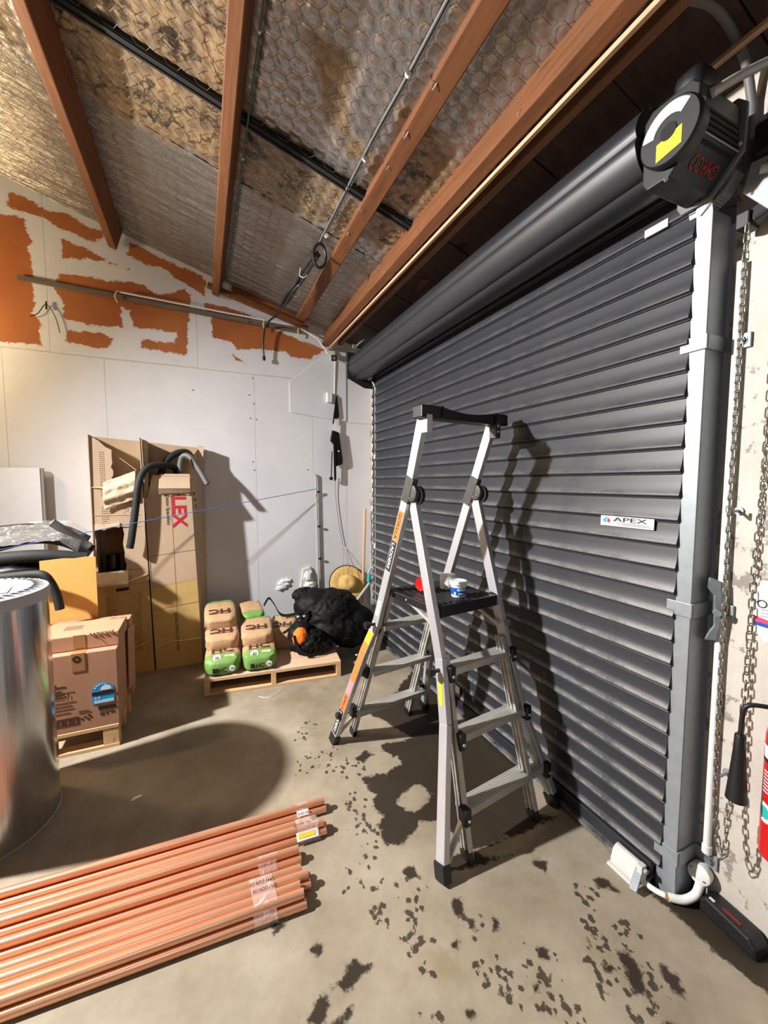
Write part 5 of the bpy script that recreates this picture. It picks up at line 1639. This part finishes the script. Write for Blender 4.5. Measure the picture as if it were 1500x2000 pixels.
MB().tube([(1.575, 3.90, 0.555), (1.583, 3.90, 0.635)], 0.020, 12).build('collar', 'teal', sh, smooth=True)
MB().prism([(-0.10, 0), (0.10, 0), (0.11, -0.09), (-0.11, -0.09)], (1.22, 3.84, 0.118), (0.3, 1, 0), (0.9, 0.0, 0.44), (0, 0, 0.006)).build('blade', 'galv_dark', sh)
bl_ = thing('steel_post', 'dull steel tube leaning in the corner behind the shovel', 'tube', (1.66, 3.98, 0))
MB().tube([(1.672, 4.06, 0.66), (1.640, 3.93, 0.02)], 0.020, 12).build('tube', 'galv', bl_, smooth=True)
MB().blob((1.635, 3.93, 0.16), (0.02, 0.02, 0.03), 12, 8, 0.8, 0.2).build('clamp', 'galv_dark', bl_, smooth=True)

# ---------------------------------------------------------------- bar, cables and camera high on the back wall
bar = thing('wall_bar', 'long weathered flat bar sloping along the top of the back wall', 'bar', (-0.15, 4.12, 3.15))
MB().bar((-1.255, 4.125, 3.180), (0.953, 4.125, 3.098), 0.010, 0.040, (0, 1, 0)).build('flat_bar', 'steelbar', bar, bevel=0.002)
for x in (-0.592, 0.60, 0.93):
    z = 3.180 - 0.0371 * (x + 1.255)
    MB().tube(spline([(x - 0.005, 4.11, z - 0.055), (x - 0.02, 4.098, z - 0.01), (x, 4.10, z + 0.035), (x + 0.025, 4.12, z + 0.03)], 5), 0.006, 8).build('hook', 'twine', bar, smooth=True)
o = MB().tube([(-0.58, 4.108, 3.188), (0.3, 4.108, 3.155), (0.9, 4.10, 3.135), (1.10, 4.08, 3.04), (1.20, 4.06, 2.90)], 0.008, 8).build('white_conduit', 'white', None, smooth=True)
tag(o, 'thin white conduit running along the weathered bar to the security camera', 'cable')
# cables under the roof, both along the slope of the sheets
cb = thing('twin_cable', 'grey twin cable slung under the foil ending in a knotted black loop', 'cable', (0.80, 2.0, 3.24))
for dx in (-0.006, 0.006):
    MB().tube(spline([(0.83 + dx, -0.8, 3.22), (0.820 + dx, 1.34, 3.245), (0.806 + dx, 1.9, 3.25), (0.800 + dx, 2.85, 3.26)], 6), 0.006, 8).build('cable', 'grey' if dx < 0 else 'galv_dark', cb, smooth=True)
for y in (1.55, 2.02, 2.72):
    MB().tube([(0.805, y, 3.235), (0.806, y + 0.012, 3.235)], 0.013, 8).build('cable_tie', 'white', cb)
loop = [Vector((0.800, 2.86, 3.25)) + Vector((0.045 * math.sin(q), 0.0, -0.07 + 0.075 * math.cos(q))) + Vector((0, 0.03 * math.sin(q * 0.5), 0)) for q in np.linspace(0, 2 * math.pi, 22)]
MB().tube(loop, 0.010, 8).build('loop', 'black', cb, smooth=True)
for k in range(4):
    d = 0.014
    ox, oz = d * math.cos(k * 1.6), d * math.sin(k * 1.6)
    MB().tube(spline([(0.79 + ox, 2.90, 3.20 + oz), (0.755 + ox * 1.5, 3.08 + 0.05 * k, 3.175 + oz * 1.8), (0.73 + ox, 3.30, 3.15 + oz), (0.70 + ox * 1.7, 3.52 - 0.04 * k, 3.13 + oz * 1.4), (0.68 + ox, 3.66, 3.12 + oz)], 5), 0.010, 8).build('coil', 'black', cb, smooth=True)
MB().tube(spline([(0.68, 3.65, 3.12), (0.66, 3.85, 3.11), (0.62, 4.03, 3.11), (0.59, 4.07, 3.06), (0.572, 4.08, 2.92), (0.578, 4.09, 2.79)], 6), 0.009, 8).build('tail', 'black', cb, smooth=True)
MB().tube([(0.578, 4.09, 2.80), (0.580, 4.09, 2.765)], 0.015, 10).build('plug', 'black', cb)
for y, z in ((3.12, 3.165), (3.40, 3.14)):
    MB().tube(spline([(0.72, y, z + 0.03), (0.715, y + 0.01, z - 0.02), (0.745, y, z - 0.035), (0.775, y, z - 0.005)], 5), 0.003, 6).build('cable_tie', 'white', cb)
gw = thing('green_cable', 'thin green cable running up beside the middle rafter', 'cable', (0.265, 2.5, 3.40))
MB().tube(spline([(0.272, -0.6, 3.405), (0.267, 1.59, 3.40), (0.262, 2.6, 3.40), (0.257, 3.45, 3.385), (0.240, 3.95, 3.365)], 6), 0.0042, 7).build('cable', 'green_wire', gw, smooth=True)
MB().tube(spline([(0.240, 3.95, 3.365), (0.22, 4.03, 3.34), (0.15, 4.05, 3.375), (0.10, 4.04, 3.345)], 6), 0.003, 6).build('tail', 'green_wire', gw, smooth=True)
for y in (1.8, 2.5, 3.0, 3.4):
    MB().tube([(0.265, y, 3.40), (0.264, y + 0.012, 3.40)], 0.007, 7).build('cable_tie', 'white', gw)
wc = thing('drooping_wire', 'dark wire loop drooping from a nail on the unpainted board at upper left', 'wire', (-1.085, 4.14, 2.9))
MB().tube(spline([(-1.19, 4.13, 2.90), (-1.14, 4.13, 2.93), (-1.083, 4.13, 3.01), (-1.03, 4.13, 2.92), (-1.005, 4.13, 2.80)], 6), 0.003, 6).build('wire', 'black_matt', wc, smooth=True)
MB().tube([(-1.083, 4.125, 2.97), (-1.083, 4.128, 3.03)], 0.006, 6).build('knot', 'black_matt', wc)

sc = thing('security_camera', 'small white bullet security camera on the back wall near the roller door', 'camera', (1.25, 4.1, 2.87))
d = Vector((-0.32, -0.80, -0.42)).normalized()
R = d.to_track_quat('Z', 'Y').to_matrix()
c0 = Vector((1.25, 4.00, 2.845))
MB().lathe([(0.028, -0.10), (0.034, -0.09), (0.034, 0.018), (0.030, 0.022)], 20, R, c0 - d * 0.02).build('housing', 'white', sc, smooth=True)
MB().box(c0 + d * 0.004, (0.062, 0.062, 0.012), R).build('face', 'black', sc, bevel=0.008)
MB().lathe([(0.013, 0.010), (0.013, 0.013), (0.001, 0.013)], 16, R, c0).build('lens', 'grey', sc, smooth=True)
MB().tube([(1.285, 4.075, 2.885), (1.29, 4.145, 2.90)], 0.022, 14).build('mount', 'white', sc, smooth=True)
jb = thing('junction_box', 'small white box below the security camera with a cable down to the hat', 'box', (1.245, 4.13, 2.47))
MB().bb(1.205, 1.258, 4.10, 4.148, 2.425, 2.525).build('box', 'white', jb, bevel=0.004)
MB().tube([(1.300, 4.128, 2.86), (1.292, 4.135, 2.50)], 0.006, 8).build('cable', 'white', jb, smooth=True)
MB().tube(spline([(1.292, 4.13, 1.66), (1.295, 4.135, 1.45), (1.33, 4.135, 1.15), (1.372, 4.135, 0.92)], 6), 0.003, 6).build('cable', 'grey', jb, smooth=True)
o = MB().tube([(1.36, 4.12, 2.86), (1.56, 4.10, 2.83)], 0.012, 10).build('wall_stub_pipe', 'white', None, smooth=True)
tag(o, 'short white pipe stub on the wall between the security camera and the door roll', 'pipe')
hs = thing('tool_belt', 'black strap and pouch hanging on the back wall beside the roller door', 'strap', (1.30, 4.12, 2.1))
MB().prism([(1.303, 2.495), (1.315, 2.495), (1.335, 2.29), (1.262, 2.20)], (0, 4.115, 0), (1, 0, 0), (0, 0, 1), (0, 0.010, 0)).build('strap', 'black_cloth', hs)
q = MB()
for k in range(5):
    q.bar((1.275 + 0.012 * k, 4.112, 2.11), (1.285 + 0.011 * k, 4.112, 2.26), 0.007, 0.004, (1, 0, 0))
q.build('webbing', 'white', hs)
MB().prism([(1.255, 2.14), (1.325, 2.12), (1.365, 1.83), (1.36, 1.79), (1.29, 1.765), (1.282, 1.98), (1.235, 2.03)], (0, 4.09, 0), (1, 0, 0), (0, 0, 1), (0, 0.04, 0)).build('pouch', 'black_cloth', hs, bevel=0.008)
MB().prism([(1.262, 2.03), (1.285, 2.03), (1.288, 1.63), (1.268, 1.61)], (0, 4.085, 0), (1, 0, 0), (0, 0, 1), (0, 0.012, 0)).build('strap', 'black_cloth', hs)
MB().tube([(1.245, 4.09, 1.92), (1.236, 4.09, 1.66), (1.225, 4.09, 1.645)], 0.006, 8).build('tube', 'black', hs)
MB().blob((1.232, 4.085, 1.64), (0.022, 0.012, 0.018), 10, 6, 0.8).build('buckle', 'black', hs, smooth=True)
MB().disc((1.315, 4.085, 1.925), 0.009, (0, -1, 0), 0.006, 10).build('snap_button', 'white', hs)

# ---------------------------------------------------------------- door motor
MO = Vector((1.45, 0.85, 2.56))
mo = thing('door_motor', 'black roller door motor with a yellow sticker at the near end of the door roll', 'motor', MO)
ax = Vector((-1, 0, 0))
CD = Vector((1.335, 0.845, 2.668))
R = ax.to_track_quat('Z', 'Y').to_matrix()
MB().lathe([(0.084, -0.05), (0.084, -0.022), (0.090, -0.020), (0.090, -0.003), (0.085, 0.003), (0.001, 0.003)], 44, R, CD).build('end_cap', 'black', mo, smooth=True)
rt, upv = Vector((0, -1, 0)), Vector((0, 0, 1))
F0 = CD + ax * 0.0035
arc = []
for k in range(15):
    q = math.radians(42 + 128 * k / 14)
    arc.append((0.080 * math.cos(q), 0.080 * math.sin(q)))
for k in range(15):
    q = math.radians(170 - 128 * k / 14)
    arc.append((0.046 * math.cos(q), 0.046 * math.sin(q)))
MB().prism(arc, F0, rt, upv, ax * 0.001).build('arc_label', 'paper', mo, label='white arc-shaped label')
MB().prism([(-0.034, -0.070), (0.040, -0.058), (0.040, -0.006), (-0.034, -0.018)], F0, rt, upv, ax * 0.0012).build('sticker', 'yellow', mo, label='yellow sticker')
MB().disc(CD + ax * 0.002, 0.024, ax, 0.004, 20).build('hub', 'black_matt', mo)
sec = [(0.781, 2.642), (0.857, 2.557), (0.930, 2.557), (0.945, 2.58), (0.945, 2.77), (0.92, 2.795), (0.80, 2.795), (0.779, 2.77)]
MB().prism(sec, (1.365, 0, 0), (0, 1, 0), (0, 0, 1), (0.215, 0, 0)).build('housing', 'black', mo, bevel=0.005)
q = MB()
for k in range(6):
    t = 0.12 + 0.055 * k
    q.bar((1.40, 0.781 + 0.076 * t - 0.0015, 2.642 - 0.085 * t - 0.0015), (1.57, 0.781 + 0.076 * t - 0.0015, 2.642 - 0.085 * t - 0.0015), 0.003, 0.004, (0, 1, 0)) if k in (0, 1) else q.bar((1.40, 0.7785, 2.655 + 0.018 * (k - 2)), (1.57, 0.7785, 2.655 + 0.018 * (k - 2)), 0.004, 0.008, (0, 1, 0))
q.build('cooling_fin', 'black_matt', mo, kind='stuff')
sec2 = [(0.765, 2.640), (0.853, 2.545), (0.945, 2.545), (0.96, 2.57), (0.96, 2.79), (0.93, 2.81), (0.79, 2.81), (0.763, 2.78)]
MB().prism(sec2, (1.58, 0, 0), (0, 1, 0), (0, 0, 1), (0.012, 0, 0)).build('rear_plate', 'grey', mo, bevel=0.003)
q = MB()
for k in range(8):
    q.prism([(0.79 + 0.010 * k, 2.60 - 0.009 * k), (0.795 + 0.010 * k, 2.60 - 0.009 * k), (0.835 + 0.008 * k, 2.545 - 0.004 * k), (0.83 + 0.008 * k, 2.545 - 0.004 * k)], (1.594, 0, 0), (0, 1, 0), (0, 0, 1), (0.05, 0, 0))
q.build('vent_grille', 'galv_dark', mo, kind='stuff')
text('GMRCO', 'motorred', mo, (1.548, 0.811, 2.607), (-1, 0, 0), (0, 0.667, -0.745), 0.036, 0.135, bold=0.02)
for (x, y, z) in ((1.375, 0.777, 2.66), (1.372, 0.80, 2.615), (1.368, 0.87, 2.555), (1.375, 0.777, 2.72), (1.575, 0.777, 2.66)):
    MB().disc((x, y, z), 0.006, (-0.5, -0.8, -0.2), 0.006, 10).build('bolt', 'galv', mo)
MB().tube([(1.372, 0.780, 2.642), (1.58, 0.780, 2.642)], 0.0026, 6).build('edge_rod', 'galv', mo)
MB().blob((1.43, 0.83, 2.815), (0.055, 0.045, 0.042), 20, 12, 0.6).build('cable_gland', 'black', mo, smooth=True)
MB().prism([(0.0, 0.0), (0.085, -0.01), (0.11, -0.12), (0.05, -0.17), (-0.02, -0.08)], (1.635, 0.77, 2.62), (0, -1, 0), (0, 0, 1), (0.006, 0, 0)).build('bracket', 'galv', mo, bevel=0.002)
MB().bb(1.645, 1.715, 0.56, 0.775, 2.64, 2.74).build('gearbox', 'black', mo, bevel=0.010)
MB().bar((1.66, 0.775, 2.455), (1.69, 0.60, 2.53), 0.05, 0.05, (1, 0, 0)).build('chain_wheel_guard', 'black', mo, bevel=0.010)
MB().bb(1.625, 1.690, 0.762, 0.80, 2.425, 2.475).build('chain_guide', 'black', mo, bevel=0.004)
def conduit(label, pts, r, m='grey_pvc', ribs=False, cat='conduit'):
    P = spline(pts, 10)
    root = thing('flexible_conduit', label, cat, P[0])
    if ribs:
        Q, rr = [], []
        for i in range(len(P) - 1):
            for t in (0, 0.25, 0.5, 0.75):
                Q.append(P[i].lerp(P[i + 1], t))
                rr.append(r * (1.07 if t in (0, 0.5) else 0.93))
        MB().tube(Q, rr, 12).build('hose', m, root, smooth='all')
    else:
        MB().tube(P, r, 12).build('hose', m, root, smooth=True)
    return root
conduit('pale ribbed conduit entering the top of the door motor from the right', [(1.415, 0.780, 2.752), (1.50, 0.755, 2.81), (1.60, 0.728, 2.868), (1.69, 0.66, 2.90)], 0.013, 'grey_pvc', True)
conduit('grey conduit arching from the roof boards down the wall behind the door motor', [(1.33, 0.885, 3.085), (1.385, 0.857, 3.075), (1.48, 0.815, 3.05), (1.63, 0.812, 2.985), (1.69, 0.808, 2.868), (1.698, 0.806, 2.79), (1.698, 0.806, 2.60)], 0.013, 'grey')
conduit('short pale conduit under the door motor at the right edge', [(1.62, 0.74, 2.575), (1.66, 0.68, 2.57), (1.69, 0.58, 2.60)], 0.013, 'grey_pvc')
o = MB().bar((1.60, -1.0, 2.985), (1.60, 3.7, 2.985), 0.014, 0.02, (1, 0, 0)).build('head_trim', 'batten')
tag(o, 'thin pale timber strip above the door roll', 'timber')

# ---------------------------------------------------------------- hand chain
ch = thing('hand_chain', 'long steel hand chain hanging in a loop from the door motor', 'chain', (1.66, 0.74, 0.25))
def link_mesh():
    ring = []
    a, c = 0.0080, 0.0102
    for k in range(16):
        q = 2 * math.pi * k / 16
        ring.append(Vector((a * math.cos(q), 0, a * math.sin(q) + (c if math.sin(q) >= 0 else -c))))
    ring.append(ring[0])
    b = MB().tube(ring, 0.0023, 6, caps=False)
    return b
chain_pts = spline([(1.615, 0.7608, 2.4075), (1.615, 0.7598, 1.6973), (1.615, 0.7569, 1.1525), (1.615, 0.7511, 0.6077), (1.615, 0.7413, 0.3936), (1.615, 0.7219, 0.3012), (1.6101, 0.7083, 0.3352), (1.6072, 0.7063, 0.452), (1.6101, 0.6888, 0.7439), (1.615, 0.6849, 0.9968), (1.615, 0.683, 1.3081), (1.615, 0.6713, 1.6973), (1.6199, 0.6567, 2.4075)], 24)
acc, stations = 0.0, [(chain_pts[0], (chain_pts[1] - chain_pts[0]).normalized())]
STEP = 0.0275
prev = chain_pts[0]
for p in chain_pts[1:]:
    seg = (p - prev).length
    while acc + seg >= STEP:
        t = (STEP - acc) / seg
        prev = prev.lerp(p, t)
        stations.append((prev.copy(), (p - prev).normalized() if (p - prev).length > 1e-6 else stations[-1][1]))
        seg = (p - prev).length
        acc = 0.0
    acc += seg
    prev = p
proto = link_mesh().build('link', 'chain', None, smooth='all')
for k, (p, d) in enumerate(stations[:295]):
    o = proto if k == 0 else link_copy(proto, None)
    o.parent = ch
    R = d.to_track_quat('Z', 'Y').to_matrix() @ Matrix.Rotation((0.6 if k % 2 else 0.6 + math.pi / 2) + RNG.uniform(-0.2, 0.2), 3, 'Z')
    o.matrix_local = Matrix.Translation(p - ch.location) @ R.to_4x4()
for k, (y, z) in enumerate(((0.80, 1.50), (0.785, 0.545))):
    hk = thing('chain_hook', ('small steel hook that holds the hand chain at eye level', 'small steel hook that holds the hand chain near the extinguisher horn')[k], 'hook', (1.70, y, z))
    MB().tube([(1.718, y - 0.02, z), (1.64, y - 0.02, z), (1.64, y - 0.02, z + 0.02)], 0.005, 8).build('hook', 'galv', hk, smooth=True)
    MB().disc((1.716, y - 0.02, z), 0.014, (-1, 0, 0), 0.004, 12).build('plate', 'galv', hk)

# ---------------------------------------------------------------- extinguisher, card, pipework by the guide
EX = Vector((1.640, 0.572, 0))
ex = thing('fire_extinguisher', 'red fire extinguisher with a black horn hung on the right wall', 'extinguisher', (1.64, 0.572, 0.40))
MB().lathe([(0.045, 0.405), (0.058, 0.412), (0.060, 0.43), (0.060, 0.80), (0.054, 0.84), (0.036, 0.87), (0.018, 0.885)], 36, None, EX).build('body', 'red', ex, smooth=True)
MB().lathe([(0.0606, 0.735), (0.0606, 0.775)], 36, None, EX, caps=False).build('white_band', 'paper', ex, smooth=True)
MB().lathe([(0.0604, 0.722), (0.0604, 0.735)], 36, None, EX, caps=False).build('black_band', 'blackprint', ex, smooth=True)
def round_patch(r, z, ang0, ang1, n=14, squash=1.0, hh=0.032):
    b = MB()
    for k in range(n):
        t0, t1 = -1 + 2 * k / n, -1 + 2 * (k + 1) / n
        vs = []
        for t in (t0, t1):
            h = hh * math.sqrt(max(0, 1 - t * t))
            q = (ang0 + ang1) / 2 + t * (ang1 - ang0) / 2
            vs += [EX + Vector((r * math.cos(q), r * math.sin(q), z - h)), EX + Vector((r * math.cos(q), r * math.sin(q), z + h))]
        b.add(vs, [(0, 2, 3, 1)])
    return b
round_patch(0.0608, 0.56, 2.0, 3.05).build('badge', 'paper', ex, smooth='all', label='oval white badge')
round_patch(0.0612, 0.56, 2.2, 2.85, hh=0.02).build('badge_mark', 'teal', ex, smooth='all')
b = MB()
for k in range(7):
    z = 0.625 + 0.011 * k
    vs = []
    for t in range(6):
        q = 2.3 + 0.14 * t
        vs += [EX + Vector((0.0607 * math.cos(q), 0.0607 * math.sin(q), z)), EX + Vector((0.0607 * math.cos(q), 0.0607 * math.sin(q), z + 0.004))]
    b.add(vs, [(2 * t, 2 * t + 2, 2 * t + 3, 2 * t + 1) for t in range(5)])
b.build('small_print', 'paper', ex)
MB().lathe([(0.018, 0.885), (0.022, 0.89), (0.022, 0.915), (0.015, 0.93)], 16, None, EX).build('valve', 'galv_dark', ex, smooth=True)
MB().bar(EX + Vector((-0.01, 0, 0.93)), EX + Vector((0.08, -0.08, 0.96)), 0.018, 0.006, (0, 0, 1)).build('handle', 'black', ex)
MB().tube(spline([EX + Vector((0, 0, 0.905)), (1.60, 0.60, 0.903), (1.565, 0.640, 0.900), (1.553, 0.658, 0.885), (1.551, 0.662, 0.85), (1.55, 0.663, 0.79)], 7), 0.007, 10).build('discharge_tube', 'black', ex, smooth=True)
MB().lathe([(0.013, 0.795), (0.015, 0.79), (0.0165, 0.74), (0.023, 0.65), (0.029, 0.575), (0.027, 0.575), (0.014, 0.66), (0.001, 0.70)], 24, None, (1.55, 0.663, 0)).build('horn', 'black', ex, smooth=True)
cd = thing('inspection_card', 'white clipped-corner card with a pink and blue band on the right wall', 'card', (1.715, 0.64, 1.16))
CO = lambda y, z: (1.7165, 0.722 - y, z)
MB().prism([(0, 0.035), (0, 0.185), (0.018, 0.205), (0.14, 0.215), (0.14, -0.02), (0.035, 0.0)], CO(0, 1.065), (0, -1, 0), (0, 0, 1), (-0.002, 0, 0)).build('card', 'paper', cd)
MB().prism([(0.0, 0.062), (0.0, 0.082), (0.06, 0.070), (0.14, 0.075), (0.14, 0.055)], (1.7140, 0.722, 1.065), (0, -1, 0), (0, 0, 1), (-0.0008, 0, 0)).build('colour_band', 'magenta', cd)
MB().prism([(0.0, 0.050), (0.0, 0.062), (0.14, 0.055), (0.14, 0.040)], (1.7139, 0.722, 1.065), (0, -1, 0), (0, 0, 1), (-0.0008, 0, 0)).build('colour_band', 'blue', cd)
MB().lathe([(0.010, 0), (0.014, 0)], 20, Vector((-1, 0, 0)).to_track_quat('Z', 'Y').to_matrix(), (1.7135, 0.698, 1.19), caps=False).build('ring_mark', 'blackprint', cd)
q = MB()
for k in range(3):
    q.bb(1.7130, 1.7138, 0.60, 0.70, 1.170 - 0.011 * k, 1.172 - 0.011 * k)
q.build('small_print', 'grey', cd)
vp = thing('wall_pipe', 'white vertical conduit beside the near guide rail ending in a round box', 'conduit', (1.70, 0.80, 0.1))
MB().tube([(1.700, 0.812, 2.35), (1.700, 0.806, 0.22)], 0.0125, 12).build('pipe', 'white', vp, smooth=True)
MB().tube([(1.700, 0.806, 0.235), (1.700, 0.806, 0.205)], 0.016, 12).build('coupling', 'white', vp, smooth=True)
R = Vector((-1, -0.15, 0.1)).to_track_quat('Z', 'Y').to_matrix()
MB().lathe([(0.036, -0.022), (0.038, 0.0), (0.036, 0.010), (0.030, 0.014), (0.001, 0.015)], 30, R, (1.682, 0.815, 0.118)).build('round_box', 'white', vp, smooth=True)
q = MB()
for s in (-1, 1):
    q.disc((1.667, 0.815 + 0.022 * s, 0.122 + 0.012 * s), 0.003, (-1, -0.15, 0.1), 0.003, 8)
q.build('screw', 'grey', vp)
MB().tube(spline([(1.675, 0.808, 0.085), (1.655, 0.812, 0.045), (1.615, 0.830, 0.024), (1.575, 0.862, 0.022)], 8), 0.0145, 12).build('elbow', 'white', vp, smooth=True)
MB().tube(spline([(1.572, 0.868, 0.022), (1.556, 0.90, 0.022), (1.548, 0.940, 0.024), (1.552, 0.965, 0.032)], 8), 0.0105, 12).build('lead', 'white', vp, smooth=True)
MB().tube([(1.577, 0.860, 0.022), (1.571, 0.870, 0.022)], 0.0125, 12).build('joint', 'tape', vp)
sn = thing('door_sensor', 'white metal sensor block with a lever at the foot of the roller door', 'sensor', (1.55, 0.99, 0))
MB().prism([(0.0, 0.012), (0.0, 0.030), (0.012, 0.070), (0.03, 0.082), (0.045, 0.082), (0.045, 0.012)], (1.520, 0.960, 0.0), (1, 0, 0), (0, 0, 1), (0, 0.10, 0)).build('body', 'offwhite', sn, bevel=0.003)
MB().bb(1.505, 1.565, 0.955, 1.065, 0.0, 0.012).build('base', 'offwhite', sn, bevel=0.002)
MB().bar((1.548, 0.955, 0.070), (1.480, 0.935, 0.018), 0.030, 0.006, (0.2, 1, 0)).build('lever', 'galv', sn, bevel=0.002)
MB().bb(1.53, 1.56, 0.935, 0.958, 0.03, 0.09).build('end_bracket', 'offwhite', sn, bevel=0.003)
MB().disc((1.545, 0.935, 0.075), 0.010, (0, -1, 0), 0.012, 10).build('knob', 'galv', sn)
tc = thing('tool_case', 'long black case with a red label lying along the foot of the right wall', 'case', (1.675, 0.71, 0))
a, b_ = Vector((1.690, 0.800, 0)), Vector((1.670, 0.615, 0))
dd = (b_ - a).normalized()
ss = Vector((dd.y, -dd.x, 0))
MB().prism([(0.0, 0.0), (0.0, 0.045), (0.025, 0.070), (0.16, 0.064), (0.185, 0.038), (0.19, 0.0)], a + ss * 0.035, dd, (0, 0, 1), -ss * 0.07).build('shell', 'black', tc, bevel=0.010)
sd = ss if ss.x < 0 else -ss
plate(tc, 'label', 'motorred', a + dd * 0.07 + sd * 0.010 + LZ * 0.0685, dd, sd, 0.06, 0.010, 0.002, label='red label')
plate(tc, 'catch', 'offwhite', a + dd * 0.030 + sd * 0.015 + LZ * 0.0705, dd, sd, 0.018, 0.010, 0.002, label='pale catch')

# scraps on the concrete
o = MB().prism([(0, 0), (0.05, 0.006), (0.046, 0.018), (0.012, 0.016)], (-0.375, 2.272, 0.001), (1, 0.2, 0), (-0.2, 1, 0), (0, 0, 0.003)).build('paper_scrap', 'paper')
tag(o, 'small white paper scrap on the concrete right of the steel cylinder', 'scrap')
o = MB().tube(spline([(0.34, 3.04, 0.003), (0.40, 3.0, 0.003), (0.47, 3.03, 0.003), (0.52, 3.07, 0.003)], 6), 0.002, 6).build('string_scrap', 'paper', None, smooth=True)
tag(o, 'short white string lying on the concrete before the wide pallet', 'string')
